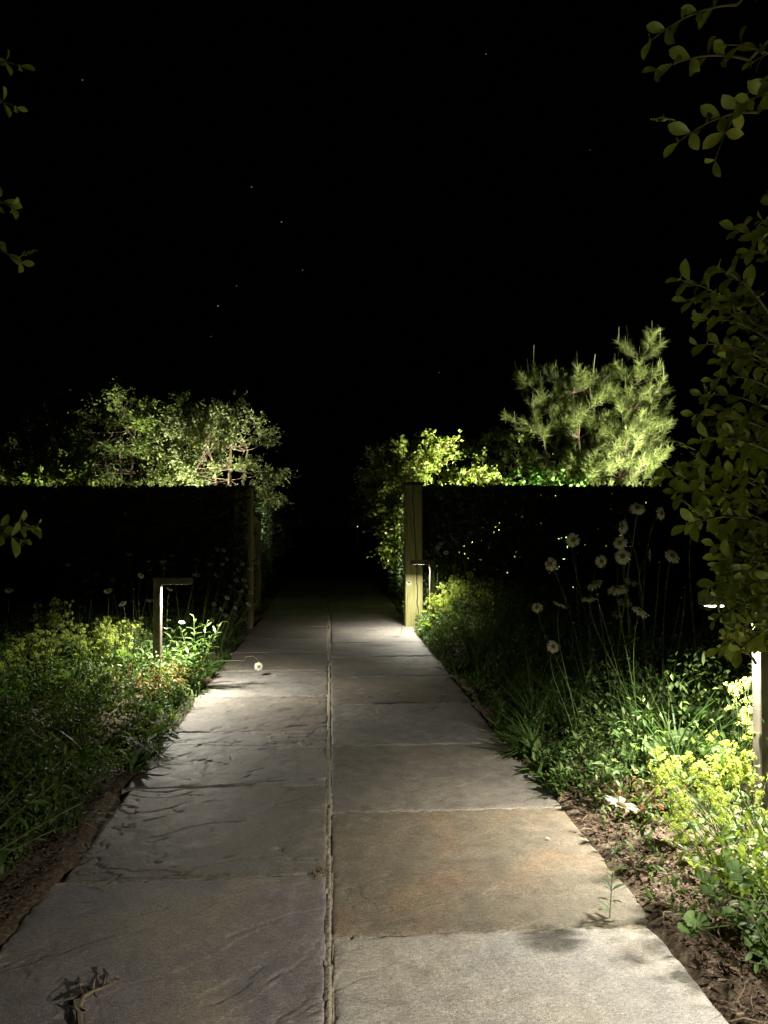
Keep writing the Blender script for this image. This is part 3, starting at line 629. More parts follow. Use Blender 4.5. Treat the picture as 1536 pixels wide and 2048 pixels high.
flower_sprig(fol, W(38, 515, 1.7), W(72, 500, 1.7), r)
part(fol, 'foliage', M['privet'], pv, True); part(wd, 'branches', M['privet_wood'], pv, True)

# ------------------------------------------------------------------ daisies
def daisy(label, head, face, dia, base=None, r=None, group=None, npet=None, bend=.08, leaves=10, closed=0.0, detail=True, kink=None):
    head = np.asarray(head, float); dia = dia*.9; face = nrm(face)
    if base is None: base = np.array([head[0]+r.uniform(-.12, .12), head[1]+r.uniform(-.05, .15), 0])
    base = np.asarray(base, float); base[2] = gz(base[0], base[1])-.01
    t = thing('daisy', label, 'daisy', base, group)
    back = head-face*.012; c2 = back-nrm(face*.5+[0, 0, .5])*bend*1.6; c1 = base+(head-base)*.45*np.array([.35, .35, 1])
    if kink is not None: P = np.array([base]+[np.asarray(k) for k in kink]+[back])
    else: P = np.array([base*(1-s)**3+3*c1*s*(1-s)**2+3*c2*s*s*(1-s)+back*s**3 for s in np.linspace(0, 1, 14)])
    sm = MB(); sm.tube(P, .0022, .0012, 5); part(sm, 'stem', M['stem'], t, True)
    if leaves and kink is None:
        lm = MB(); hh = head[2]
        for k in range(leaves):
            s = r.uniform(.05, .7); i = int(s*13); a = r.uniform(0, 6.28); d = np.array([math.cos(a), math.sin(a), .7])
            lm.inst(LEAFN, P[i], d, [-d[0], -d[1], 1.2], r.uniform(.03, .075)*(1.1-s*.7))
        part(lm, 'leaves', M['herb'], t, True)
    R = dia/2; n = npet or int(r.integers(18, 25)); ref = nrm(np.cross(face, [.3, .2, 1.])); ref2 = np.cross(face, ref)
    pm_ = MB(); a = np.arange(n)*2*math.pi/n+r.normal(0, .05, n); d = np.cos(a)[:, None]*ref+np.sin(a)[:, None]*ref2
    lift = closed+r.normal(0, .09, n); dd = nrm(d+face*lift[:, None])
    pm_.inst(PETAL, head+d*R*.2, dd, face, R*.82*r.uniform(.88, 1.08, n), SX=R*.82*r.uniform(.75, 1.05, n)); part(pm_, 'petals', M['daisy'], t, True)
    dm = MB(); V0, F0 = BALL if not detail else ball_t(12, 8); VV = V0*[R*.30, R*.30, R*.16]
    dm.add(head+VV[:, :1]*ref+VV[:, 1:2]*ref2+VV[:, 2:]*face+face*R*.03, F0); part(dm, 'disc', M['disc'], t, True)
    if detail:
        cm = MB(); k = 10; a = np.arange(k)*.628; d = np.cos(a)[:, None]*ref+np.sin(a)[:, None]*ref2
        cm.inst(L2, back+face*.004, d+face*.15, face, R*.34); part(cm, 'calyx', M['stem'], t)
    return t
r = np.random.default_rng(77); RG = 'tall daisies in the right bed'
DR = [  # px, py, D, facing (x,y,z), dia, label
    (1146,1080,3.3,(-.15,-1,.15),.092,'round daisy facing the camera, highest on the left of the right-hand clump'),
    (1275,1016,3.0,(-.2,-.9,.75),.088,'topmost daisy of the clump, tilted back towards the sky'),
    (1323,1027,3.2,(.55,-.8,.05),.085,'high daisy right of the topmost one, turned slightly right'),
    (1392,1048,3.0,(.1,-1,.1),.088,'daisy partly hidden behind privet leaves'),
    (1245,1054,3.1,(-1,-.25,.1),.088,'daisy seen almost edge-on, highest in the middle column of three'),
    (1240,1086,3.2,(-.6,-.75,.1),.085,'half-turned daisy directly below the edge-on one'),
    (1245,1113,3.0,(-.3,-.9,.3),.088,'lowest and widest daisy of the middle column of three'),
    (1301,1110,3.3,(.9,-.6,.0),.080,'narrow side-turned daisy between the middle column and the lone one on the right'),
    (1345,1112,3.0,(.1,-.85,.55),.09,'daisy with its face tipped up, on its own at the right of the clump'),
    (1101,1129,3.1,(-.75,-.7,.05),.082,'side-turned daisy farthest left among the upper ones'),
    (1203,1123,3.3,(.3,-.95,-.05),.084,'dim daisy between the left daisies and the middle column'),
    (1188,1168,2.8,(-.5,-.3,.9),.09,'daisy seen from the side, opening upwards at mid height'),
    (1234,1178,2.7,(-.25,-.35,.95),.105,'largest upward-facing daisy on a bright straight stem'),
    (1178,1197,2.8,(-.15,-.2,1),.086,'flat daisy facing the sky on a leaning stem'),
    (1120,1208,2.8,(.35,-.15,.95),.080,'flat daisy facing the sky, lowest left of the clump'),
    (1281,1222,2.6,(.35,-.45,.8),.090,'drooping-petalled daisy lowest right of the clump'),
    (1250,1204,3.4,(0,-.5,.9),.095,'dim daisy hidden behind the largest upward-facing one'),
    (1074,1215,3.1,(-.3,-.95,.15),.062,'small pale daisy at the lower left of the clump'),
    (1106,1293,2.9,(.1,-.9,.4),.070,'daisy bud with many thin petals above the grass'),
    (1262,1162,3.6,(.2,-.5,.85),.10,'barely lit daisy behind the middle of the clump'),
    (1234,1228,3.5,(-.1,-.6,.8),.07,'small dim daisy low in the middle of the clump'),
    (1410,1215,3.2,(0,-.3,1),.07,'small daisy just under the lamp of the nearest bollard'),
]
for (a, b_, D, fc, dia, lab) in DR:
    D *= 1.28; h = W(a, b_, D); daisy(lab, h, fc, dia*1.14, base=(h[0]*.55+1.7*.45+r.uniform(-.15, .15), D+r.uniform(-.1, .25), 0), r=r, group=RG, leaves=16, bend=.13)
for k in range(16):
    h = W(r.uniform(1090, 1380), r.uniform(1080, 1330), r.uniform(3.7, 4.5)); daisy('unopened green daisy bud on a thin stem among the tall daisies', h, (r.uniform(-.4, .4), -.2, 1), .026, base=(h[0]*.6+1.7*.4, h[1]+.1, 0), r=r, group='daisy buds in the right bed', leaves=14, closed=1.6, bend=.1)
h = W(1242, 1612, 2.35)
daisy('low bright daisy leaning over the path edge, seen from below its petals', h, (.25, -.05, .97), .13, base=G(1218, 1838, 0), r=r, group=RG, leaves=30, closed=.42, npet=19)
LG = 'daisies in the left bed'
DL = [(282,1151,4.9,(.6,-.5,.7),.058,'daisy tipped right on the tall thin stem left of the left bollard light'),
      (216,1181,4.9,(0,-.5,.85),.068,'open daisy left of the left bollard light, farthest left of the three bright ones'),
      (245,1207,4.9,(-.3,-.5,.85),.066,'brightest daisy of the left bed, white and tilted up'),
      (340,1178,5.2,(.5,-.3,.9),.06,'daisy just right of the left bollard post'),
      (364,1244,5.3,(.3,-.4,.9),.055,'small daisy right of the left bollard, low above the leaves'),
      (18,1180,4.4,(.2,-.5,.9),.06,'daisy alone at the far left edge of the bed')]
for (a, b_, D, fc, dia, lab) in DL:
    h = W(a, b_, D); daisy(lab, h, fc, dia, base=(h[0]+r.uniform(-.08, .08), D+r.uniform(-.05, .1), 0), r=r, group=LG, leaves=12)
dim = [(256,1108),(175,1118),(132,1128),(300,1140),(345,1110),(190,1148),(170,1160),(223,1155),(250,1170),(298,1122),(300,1200),(230,1160),(395,1118),(390,1148),(175,1183),(325,1122)]
for (a, b_) in dim:
    h = W(a+r.uniform(-3, 3), b_, r.uniform(6.6, 7.6)); daisy('dim daisy in the dark back of the left bed, left of the gate post', h, (r.uniform(-.5, .5), -.4, 1), r.uniform(.06, .085), r=r, group='dim daisies at the back of the left bed', leaves=0, detail=False, npet=14)
gpd = [(436,1098),(448,1100),(455,1118),(421,1128),(446,1128),(477,1140),(486,1128),(500,1138),(468,1145),(433,1150),(472,1160),(482,1182),(492,1172),(455,1195),(442,1218),(497,1208),(470,1215),(430,1208),(452,1230),(424,1240),(488,1160),(503,1185),(378,1236),(460,1172),(394,1150)]
for (a, b_) in gpd:
    D = r.uniform(7.0, 8.0); h = W(a+r.uniform(-2, 2), b_, D); bx_ = min(h[0]-r.uniform(.12, .3), -1.02)
    daisy('small pale daisy on a slanting stem in front of the left gate post', h, (r.uniform(-.1, .9), -.5, .6), r.uniform(.05, .075), base=(bx_, D-.1, 0), r=r, group='small daisies crowded before the left gate post', leaves=6, detail=False, npet=13)
h = W(517, 1333, 6.05)
daisy('lone daisy drooping over the paving from a bent stem on the left', h, (.1, -.9, .25), .085, base=(-1.08, 6.1, 0), r=r, leaves=0, npet=20,
      kink=[W(436, 1322, 6.1), W(470, 1321, 6.1), W(489, 1322, 6.08), W(491, 1314, 6.08), W(505, 1312, 6.08), W(514, 1318, 6.08), W(517, 1326, 6.08)])
for k, (a, b_) in enumerate([(818,1165), (892,1105), (875,1094)]):
    h = W(a, b_, 8.2); daisy(['white daisy in front of the lit right gate post', 'dim daisy right of the small bollard light', 'dimmest daisy beside the top of the small bollard light'][k], h, (-.3, -.8, .5), .075, r=r, group='daisies by the right gate post', leaves=5, detail=False, npet=14)

# ------------------------------------------------------------------ lime-green flowering mantle plants
def spray_head(fl, st, base, tip, r, size, nb=7, fs=.006):
    base = np.asarray(base, float); tip = np.asarray(tip, float); md = (base+tip)/2+r.normal(0, .02, 3)*[1, 1, 0]
    P = np.array([base*(1-s)**2+2*md*s*(1-s)+tip*s*s for s in np.linspace(0, 1, 7)]); st.tube(P, .0022, .0014, 4)
    for k in range(nb):
        s = r.uniform(.72, 1); p = P[min(6, int(s*6.99))]; e = p+nrm(r.normal(0, 1, 3)+[0, 0, 1.0])*size*r.uniform(.4, 1.0)
        st.tube([p, (p+e)/2, e], .0012, .0008, 3)
        m_ = int(r.integers(10, 18)); u = nrm(r.normal(0, 1, (m_, 3))+[0, 0, .5]); fl.inst(FLO, e+u*fs*1.7*r.uniform(.5, 1, (m_, 1)), np.cross(u, [.3, .5, .1])+1e-3, u, fs*r.uniform(.9, 1.5, m_))
def mantle(label, base, R, H, nsp, nlv, r, group, fs=.006, size=.05, lf=.085, tips=None, lm='mantle'):
    b0 = np.array([base[0], base[1], gz(*base)]); t = thing('mantle_plant', label, 'flowering plant', b0, group); fl = MB(); st = MB(); lv = MB(); heads = []
    for k in range(nsp if tips is not None else int(nsp*1.5)):
        a = r.uniform(0, 6.28); q = r.random()**.5*R
        tip = b0+np.array([q*math.cos(a), q*math.sin(a), H*r.uniform(.7, 1.05)-.25*q]) if tips is None else np.asarray(tips[k])
        if tips is not None: fl = MB(); heads.append(fl)
        spray_head(fl, st, b0+np.array([.03*math.cos(a), .03*math.sin(a), 0]), tip, r, size, fs=fs, nb=int(r.integers(6, 10)) if tips is None else 12)
    for k in range(nlv):
        a = r.uniform(0, 6.28); q = r.uniform(.3, 1)*R; z = H*r.uniform(.15, .6); p = b0+np.array([q*math.cos(a), q*math.sin(a), z])
        st.tube([b0, (b0+p)/2+[0, 0, .03], p], .002, .0015, 4); d = np.array([math.cos(a), math.sin(a), r.uniform(-.2, .35)])
        lv.inst(LOBE, p, d, [0, 0, 1.]+r.normal(0, .3, 3), lf*r.uniform(.6, 1.15))
    for fl in (heads or [fl]): part(fl, 'flower_head' if heads else 'flowers', M['lime_flower'], t)
    part(st, 'stems', M['stem'], t, True); part(lv, 'leaves', M[lm], t, True); return t
r = np.random.default_rng(13); MG = 'lime-flowered mantle plants in the left bed'
for (x, y, R, H, n, lab) in [
    (-1.62, 5.35, .24, .50, 34, 'brightest lime-flowered clump, just left of the left bollard light'),
    (-1.95, 5.15, .22, .46, 20, 'lime-flowered plant second to the left of the left bollard light'),
    (-2.05, 5.65, .16, .60, 14, 'taller lime-flowered spike behind the clump beside the left bollard'),
    (-2.45, 5.3, .28, .50, 26, 'sprawling lime-flowered plant in the middle of the left bed'),
    (-2.85, 5.0, .3, .53, 30, 'dimmer lime-flowered mass near the left edge'),
    (-3.3, 5.6, .35, .55, 30, 'olive lime-flowered mass at the back, cut by the left edge'),
    (-2.2, 4.75, .26, .38, 22, 'low lime-flowered plant in front of the large round leaves'),
    (-1.75, 6.3, .25, .42, 18, 'lime-flowered plant in shade behind the left bollard light')]:
    mantle(lab, (x, y), R, H, n, 14, r, MG, fs=.0075, size=.055, lf=.11)
MG = 'lime-flowered mantle plants in the right bed'
for (tp, base, lab, lm) in [
    ([W(1290,1540,2.7),W(1320,1515,2.75),W(1345,1530,2.7),W(1375,1530,2.7),W(1400,1535,2.7),W(1310,1560,2.6)], (1.45, 2.65), 'row of lime flower heads nearest the path in the right bed', 'mantle'),
    ([W(1440,1525,2.55),W(1465,1500,2.5),W(1490,1525,2.5),W(1455,1545,2.45),W(1480,1545,2.5),W(1425,1570,2.4)], (1.5, 2.45), 'tall lime flower heads left of the nearest bollard post', 'mantle'),
    ([W(1470,1380,2.9),W(1490,1385,2.85),W(1500,1410,2.8),W(1495,1440,2.9),W(1505,1460,2.8)], (1.72, 2.95), 'lime flowers peeping out behind the nearest bollard post', 'mantle'),
    ([W(1345,1610,2.3),W(1330,1640,2.3),W(1420,1600,2.3),W(1460,1610,2.3),W(1530,1570,2.3),W(1350,1590,2.4)], (1.3, 2.3), 'low lime-flowered plant over the bark mulch', 'limeleaf')]:
    mantle(lab, base, .16, .3, 2*len(tp), 8, r, MG, fs=.0062, size=.04, lf=.055, tips=list(tp)+[q+r.normal(0, .035, 3) for q in tp], lm=lm)
MG = 'lime-flowered plants at the small bollard light'
for (x, y, R, H, n, lab) in [(1.22, 8.15, .18, .45, 22, 'bright lime plant at the foot of the right gate post'), (1.5, 8.25, .28, .62, 34, 'tall bright lime plant right of the small bollard light'), (1.95, 8.3, .28, .55, 26, 'dimmer lime plant farther right of the small bollard light'), (2.5, 8.2, .32, .52, 24, 'olive lime plant in front of the middle of the right hedge')]:
    mantle(lab, (x, y), R, H, n, 16, r, MG, fs=.009, size=.06, lf=.07, lm='limeleaf')

# bright leafy plant at bottom right, its shadow falls on the paving
def leafy(name, label, cat, base, stems_, r, m_, T, ls, nl, group=None, zend=None, spread=.9, rad=.0025, up=.35):
    b0 = np.array([base[0], base[1], gz(*base)-.01]); t = thing(name, label, cat, b0, group); st = MB(); lv = MB()
    for tip in stems_:
        tip = np.asarray(tip, float); md = (b0+tip)/2+np.array([0, 0, .06])*abs(tip[2]-b0[2])*2; off = r.normal(0, .015, 3)*[1, 1, 0]
        P = np.array([(b0+off)*(1-s)**2+2*md*s*(1-s)+tip*s*s for s in np.linspace(0, 1, 10)]); st.tube(P, rad, rad*.5, 5)
        for k in range(nl):
            s = .25+.75*k/max(nl-1, 1); i = min(9, int(s*9.01)); tg = nrm(P[min(i+1, 9)]-P[max(i-1, 0)]); a = k*2.4+r.uniform(0, .6)
            A = nrm(np.cross(tg, [.1, 0, 1.])); B = np.cross(A, tg); d = nrm(tg*(1.1-spread*.6)+spread*(math.cos(a)*A+math.sin(a)*B)+[0, 0, up*.4])
            lv.inst(T, P[i], d, [0, 0, 1.]+r.normal(0, .25, 3)-d*.2, ls*r.uniform(.7, 1.2)*(1.15-.45*s))
    part(st, 'stems', M['stem'], t, True); part(lv, 'leaves', m_, t, True); return t
r = np.random.default_rng(23)
leafy('leafy_plant', 'bright yellow-green leafy plant leaning left at the foot of the nearest bollard', 'plant', (1.42, 2.22),
      [W(1345, 1690, 2.2), W(1370, 1700, 2.15), W(1400, 1610, 2.2), W(1440, 1640, 2.15), W(1500, 1650, 2.1), W(1470, 1600, 2.2), W(1420, 1740, 2.1), W(1520, 1690, 2.1), W(1380, 1720, 2.12), W(1340, 1650, 2.25), W(1450, 1690, 2.05), W(1490, 1710, 2.05), W(1530, 1640, 2.15), W(1410, 1660, 2.2)], r, M['limeleaf'], LEAF, .058, 14)
t = thing('mantle_leaf_cluster', 'scalloped round leaves hanging over the paving at the bottom right', 'plant', (1.25, 1.98, 0)); st = MB(); lv = MB()
for (a, b_, D, s) in [(1440,1785,1.95,.08),(1392,1830,1.92,.07),(1425,1765,1.97,.07),(1385,1860,1.9,.06),(1475,1830,1.93,.07),(1500,1760,1.95,.09),(1460,1720,2.0,.08),(1515,1890,1.85,.07),(1520,1820,1.9,.08),(1480,1680,2.05,.07)]:
    D += .13; p = W(a, b_, D); b0 = np.array([1.27+r.uniform(-.02, .05), 2.0+r.uniform(-.03, .03), 0]); st.tube([b0, (b0*.4+p*.6)+[.02, 0, .05], p], .0022, .0016, 5)
    d = np.array([r.uniform(-1, -.2), r.uniform(-.6, .1), r.uniform(-.5, .2)]); lv.inst(LOBE, p, d, [-.3, -.5, .8]+r.normal(0, .45, 3), s)
part(st, 'stems', M['stem'], t, True); part(lv, 'leaves', M['mantle'], t, True)
for (bx_, by_, lab, H) in [(1.22, 1.92, 'weedy dark plant at the bottom right corner', .2), (1.36, 2.1, 'weedy plant under the scalloped leaves at the right edge', .24)]:
    leafy('weedy_plant', lab, 'plant', (bx_, by_), [np.array([bx_+q*math.cos(a), by_+q*math.sin(a), H*r.uniform(.4, 1.1)]) for q, a in zip(r.uniform(.03, .15, 16), r.uniform(0, 6.28, 16))], r, M['herb'], LEAF, .042, 8)
# red-tinged plants
for (x, y, R, H, n, lab, gr) in [(-1.16, 5.12, .22, .24, 44, 'yellow and red tinged leafy plant under the left bollard light', 'red tinged plants'), (-1.5, 5.0, .2, .22, 34, 'yellow-green rosette plant left of the red tinged one', 'red tinged plants'), (-1.06, 5.5, .16, .22, 26, 'small red tinged plant at the path edge beyond the left bollard', 'red tinged plants'),
    (1.24, 2.95, .15, .15, 22, 'dark red and green leafy plant behind the low bright daisy', 'red tinged plants'), (1.38, 3.0, .12, .15, 12, 'green plant with red stalks among the right-hand mantle leaves', 'red tinged plants')]:
    tips = [np.array([x+q*math.cos(a), y+q*math.sin(a), H*r.uniform(.6, 1.15)]) for q, a in zip(R*r.random(n)**.5, r.uniform(0, 6.28, n))]
    leafy('red_tinged_plant', lab, 'plant', (x, y), tips, r, M['redleaf' if x < 0 else 'redleaf_dark'], LEAFN if x < 0 else LEAF, .06 if x < 0 else .045, 9, gr)
for (x, y, H, R_, ls, m_, lab) in [(-1.62, 5.05, .34, .2, .055, 'limeleaf', 'fresh green leafy clump left of the red tinged plants'), (-2.0, 4.85, .32, .22, .06, 'herb', 'mid green leafy clump in front of the lime flowers'), (-1.45, 4.5, .22, .18, .045, 'herb', 'bushy green clump nearest the paving in front of the left bollard'), (-2.5, 4.7, .34, .25, .065, 'mantle', 'pale leafy clump in the middle of the left bed'), (-1.75, 4.1, .28, .2, .06, 'herb', 'dark leafy clump in the unlit part of the left bed'), (-1.5, 3.4, .3, .2, .07, 'herb', 'dark tall leafy clump at the lower left'), (-1.7, 2.9, .34, .22, .085, 'herb', 'dark large-leaved clump at the lower left edge')]:
    leafy('leafy_plant', lab, 'plant', (x, y), [np.array([x+q*math.cos(a), y+q*math.sin(a), H*r.uniform(.55, 1.15)]) for q, a in zip(R_*r.random(22)**.5, r.uniform(0, 6.28, 22))], r, M[m_], LEAF, ls, 8, 'leafy clumps in the left bed')
# upright leafy stems
for (a, b_, D, lab) in [(400,1232,5.6,'upright leafy green stalks right of the left bollard light'), (330,1262,5.9,'leafy stalks just behind the left bollard post'), (380,1290,5.5,'bushy leafy stalks low beside the red tinged plant')]:
    c = W(a, b_, D); base = (c[0]-.03, D); tips = [np.array([c[0]+r.normal(0, .07), D+r.normal(0, .07), c[2]*r.uniform(.7, 1.05)]) for k in range(6)]
    leafy('leafy_plant', lab, 'plant', base, tips, r, M['herb'], LEAFN, .1, 16, 'upright leafy stalks in the left bed')
# broad dark leaves, left foreground
for (tips, base, ls, lab) in [([W(165,1605,2.4), W(75,1530,2.4), W(120,1560,2.3), W(40,1580,2.3), W(130,1650,2.35)], (-1.28, 2.45), .085, 'dark green plant with long pointed leaves at the lower left edge'),
                              ([W(60,1665,2.2), W(10,1700,2.15), W(20,1640,2.25), W(-30,1660,2.2)], (-1.3, 2.25), .1, 'dark broad-leaved plant cut by the left edge')]:
    leafy('broad_leaved_plant', lab, 'plant', base, tips, r, M['herb'], leaf_t(6, .34, .5, .3, .3), ls, 6, 'broad leaved plants at lower left', spread=1.1, rad=.004)
# large round leaves, left bed
for (x, y, H, n, s, lab, m_) in [(-2.1, 4.55, .3, 7, .24, 'very large round leaves shading the middle of the left bed', 'mantle'), (-1.5, 4.75, .25, 6, .16, 'pale green round leaves left of the left bollard light', 'mantle'), (1.62, 3.25, .22, 6, .15, 'broad crinkled leaves behind the right-hand lime flowers', 'mantle'), (1.95, 3.5, .25, 7, .16, 'large dim round leaves left of the nearest bollard post', 'mantle'), (1.25, 3.3, .14, 8, .07, 'small rounded leaves near the path in the right bed', 'mantle')]:
    b0 = np.array([x, y, gz(x, y)]); t = thing('round_leaved_plant', lab, 'plant', b0, 'round leaved plants'); st = MB(); lv = MB()
    for k in range(n):
        a = r.uniform(0, 6.28); p = b0+np.array([math.cos(a)*s*.9*r.uniform(.3, 1.2), math.sin(a)*s*.9*r.uniform(.3, 1.2), H*r.uniform(.6, 1.1)]); st.tube([b0, (b0+p)/2+[0, 0, .04], p], .004, .003, 5)
        lv.inst(LOBE, p, [math.cos(a), math.sin(a), .1], [r.normal(0, .35), r.normal(0, .35)-.2, 1.], s*r.uniform(.7, 1.1))
    part(st, 'stems', M['stem'], t, True); part(lv, 'leaves', M[m_], t, True)

# ------------------------------------------------------------------ grass tufts
def tuft(label, x, y, n, L, r, group, lean=.5, T=BLADE, m_='grass', dirx=0.0, w=1.0):
    z = gz(x, y)-.01; mb = MB(); a = r.uniform(0, 6.28, n); q = np.abs(r.normal(0, lean, n)); d = np.c_[np.cos(a)*q+dirx, np.sin(a)*q, np.ones(n)]
    P = np.c_[x+r.normal(0, .02, n), y+r.normal(0, .02, n), np.full(n, z)]; out = np.c_[-d[:, 0], -d[:, 1], q**2+.02]
    Ls = L*r.uniform(.5, 1.15, n); mb.inst(T, P, d, out, Ls, SX=np.full(n, L*w))
    o = mb.build('grass_tuft', M[m_], origin=(x, y, z)); return tag(o, label, 'grass tuft', group)
r = np.random.default_rng(31)
tuft('spiky grass tuft spilling over the left path edge', -.93, 4.02, 150, .2, r, 'grass tufts along the path', .8)
tuft('dark grass tuft fanning over the right path edge', 1.07, 3.85, 130, .26, r, 'grass tufts along the path', .8, dirx=-.25)
tuft('low grass tuft on the left path edge near the camera', -1.02, 3.05, 70, .16, r, 'grass tufts along the path', .9)
tuft('bright small tuft at the path edge under the left bollard light', -.98, 4.75, 60, .11, r, 'grass tufts along the path', .8, m_='limeleaf')
for k in range(62):
    x = r.uniform(1.12, 2.3); y = r.uniform(3.0, 6.5)
    tuft('tall grass clump among the daisy stems of the right bed', x, y, 46, r.uniform(.32, .6), r, 'tall grass clumps in the right bed', .28, w=.5)
for k in range(22):
    tuft('thin tall grass clump in the dark right bed beyond the daisies', r.uniform(1.15, 3.6), r.uniform(6.5, 8.6), 30, r.uniform(.3, .6), r, 'tall grass clumps in the back of the right bed', .25, w=.5)
for k in range(20):
    tuft('dark grass clump in the unlit front of the left bed', r.uniform(-2.6, -1.1), r.uniform(2.3, 4.4), 34, r.uniform(.15, .35), r, 'grass clumps in the front of the left bed', .35, w=.6)
for k in range(16):
    tuft('grass clump between the flowers in the back of the left bed', r.uniform(-3.4, -1.05), r.uniform(5.6, 8.5), 30, r.uniform(.25, .5), r, 'grass clumps in the back of the left bed', .3, w=.5)
for side in (-1, 1):
    yy = 3.75 if side < 0 else 3.3
    while yy < 8.6:
        nm_ = 'low leafy tuft spilling onto the %s edge of the paving' % ('left' if side < 0 else 'right')
        if r.random() < .5: tuft(nm_, side*.99+.03+r.uniform(-.02, .05)*side, yy, 26, r.uniform(.07, .15), r, 'edge tufts on the %s' % ('left' if side < 0 else 'right'), .9, T=LEAFN, m_='low', w=1.1)
        else: tuft(nm_, side*.99+.03+r.uniform(-.02, .05)*side, yy, 34, r.uniform(.09, .17), r, 'edge tufts on the %s' % ('left' if side < 0 else 'right'), .8, w=.8)
        yy += r.uniform(.08, .17)
for k in range(9):
    tuft('sprawling dark grass on the soil strip at the lower left', -1.12-r.uniform(-.08, .3), r.uniform(2.2, 3.6), 40, r.uniform(.1, .2), r, 'grass on the lower left soil', .8, w=.8)
# tall bare stalks by the right gate post and in the left bed
for (a, b_, D, lab) in [(165,1185,4.6,'tall seed stalk in the middle of the left bed'), (273,1180,4.9,'thin budded stalk beside the tall daisy left of the bollard'), (185,1300,4.2,'dark spent flower head before the lime flowers')]:
    c = W(a, b_, D); b0 = np.array([c[0]-.08, D, 0]); t = thing('seed_stalk', lab, 'stalk', b0, 'seed stalks in the left bed'); st = MB(); hd = MB()
    P = np.array([b0+(c-b0)*s+np.array([.03*math.sin(s*4), 0, 0]) for s in np.linspace(0, 1, 10)]); st.tube(P, .0035, .0015, 5)
    for k in range(14):
        i = r.integers(4, 10); d = nrm([r.normal(0, 1), r.normal(0, .5), 1]); hd.inst(LEAFN, P[i], d, [0, 0, 1.], .04)
    part(st, 'stem', M['stem'], t, True); part(hd, 'buds', M['herb'], t)
for k in range(7):
    x = 1.35+k*.2+r.uniform(-.05, .05); y = 8.1+r.uniform(-.2, .3); H = r.uniform(.8, 1.25); b0 = np.array([x, y, 0]); t = thing('seed_stalk', 'thin bare branching stalk before the right hedge', 'stalk', b0, 'bare stalks before the right hedge'); st = MB()
    P = np.array([b0+np.array([.05*math.sin(s*5+k)+.12*s*r.uniform(-1, 1), .04*math.cos(s*4), H*s]) for s in np.linspace(0, 1, 9)]); st.tube(P, .005, .002, 5)
    for j in range(7):
        i = r.integers(3, 9); e = P[i]+np.array([r.uniform(-.2, .2), r.uniform(-.05, .05), r.uniform(.05, .2)]); st.tube([P[i], (P[i]+e)/2+[0, 0, -.01], e], .0025, .001, 4)
    part(st, 'stem', M['dry'], t)

# ------------------------------------------------------------------ undergrowth
def undergrowth(label, x0, x1, n, seed, side):
    r = np.random.default_rng(seed); mb = MB()
    y = 1.7+7.2*r.random(n)**.95; x = x0+(x1-x0)*r.random(n)**1.8
    ax = np.abs(x); dens = fbm(x*3.2, y*3.2, seed, 3); keep = (dens > .34+.22*r.random(n)-.08*(ax > 1.25)-.05*(y > 3.3)+.10*(y < 3.2)) & (ax > .98+np.where(y < 3.5, .16, .08)*fbm(y*3, y*0, seed+3, 2))
    if side > 0: keep &= ~((y < 3.0) & (ax < 2.0) & (r.random(n) < .62))
    else: keep &= ~((y < 2.55) & (ax < 1.12))
    x, y, dens = x[keep], y[keep], dens[keep]; k = len(x); ax = np.abs(x)
    hmax = (.05+.25*sstep(1.0, 1.6, ax))*(2.6*sstep(.30, .72, fbm(x*3.4, y*3.4, seed+9, 3))); hmax = np.minimum(hmax, .30 if side < 0 else .6); z = soil_z(x, y)+hmax*r.random(k)**.7
    kind = fbm(x*2.6+9, y*2.6, seed+15, 2)+r.normal(0, .05, k)
    for lo, hi, T, s, mi in ((-1, .44, L2r, .025, 0), (.44, .49, LEAFN, .05, 1), (.49, 2, L2, .028, 2)):
        q = (kind > lo) & (kind <= hi); m_ = int(q.sum())
        mb.inst(T, np.c_[x[q], y[q], z[q]], r.normal(0, .7, (m_, 3))+[0, 0, .45], r.normal(0, .35, (m_, 3))+[0, 0, 1.], s*r.uniform(.6, 1.4, m_), mi)
    o = mb.build('undergrowth', [M['low'], M['herb'], M['low']]); tag(o, label, 'undergrowth', kind='stuff')
undergrowth('mixed low leaves covering the left bed', -1.0, -4.2, 100000, 41, -1)
undergrowth('mixed low leaves covering the right bed', 1.0, 4.2, 85000, 42, 1)

# ------------------------------------------------------------------ mulch, litter, twigs
def chips(label, n, xr, yr, seed, T, s, m_, name='mulch', cat='mulch'):
    r = np.random.default_rng(seed); x = r.uniform(*xr, n); y = r.uniform(*yr, n); mb = MB()
    ok = np.abs(x-.03) > .95+.04*r.random(n); x, y = x[ok], y[ok]; k = len(x)
    mb.inst(T, np.c_[x, y, soil_z(x, y)+.003+.008*r.random(k)], r.normal(0, 1, (k, 3))*[1, 1, .18], r.normal(0, .35, (k, 3))+[0, 0, 1.], s*r.uniform(.4, 1.5, k))
    o = mb.build(name, M[m_]); return tag(o, label, cat, kind='stuff')
chip = (np.array([[-.5, 0, 0], [.5, 0, 0], [.4, 1, .05], [-.35, 1.1, 0], [-.4, .1, .22], [.4, .1, .22], [.3, .95, .25], [-.3, 1, .2]])*[.45, 1, .5], [np.array([[0, 1, 2, 3], [4, 5, 6, 7], [0, 1, 5, 4], [1, 2, 6, 5], [2, 3, 7, 6], [3, 0, 4, 7]])])
chips('brown bark chips on the soil of the right bed', 9000, (.97, 2.2), (1.5, 4.2), 51, chip, .015, 'mulch')
chips('crumbly dry litter along the left path edge', 5200, (-1.45, -.95), (1.5, 4.6), 52, chip, .010, 'mulch', 'dry_litter', 'litter')
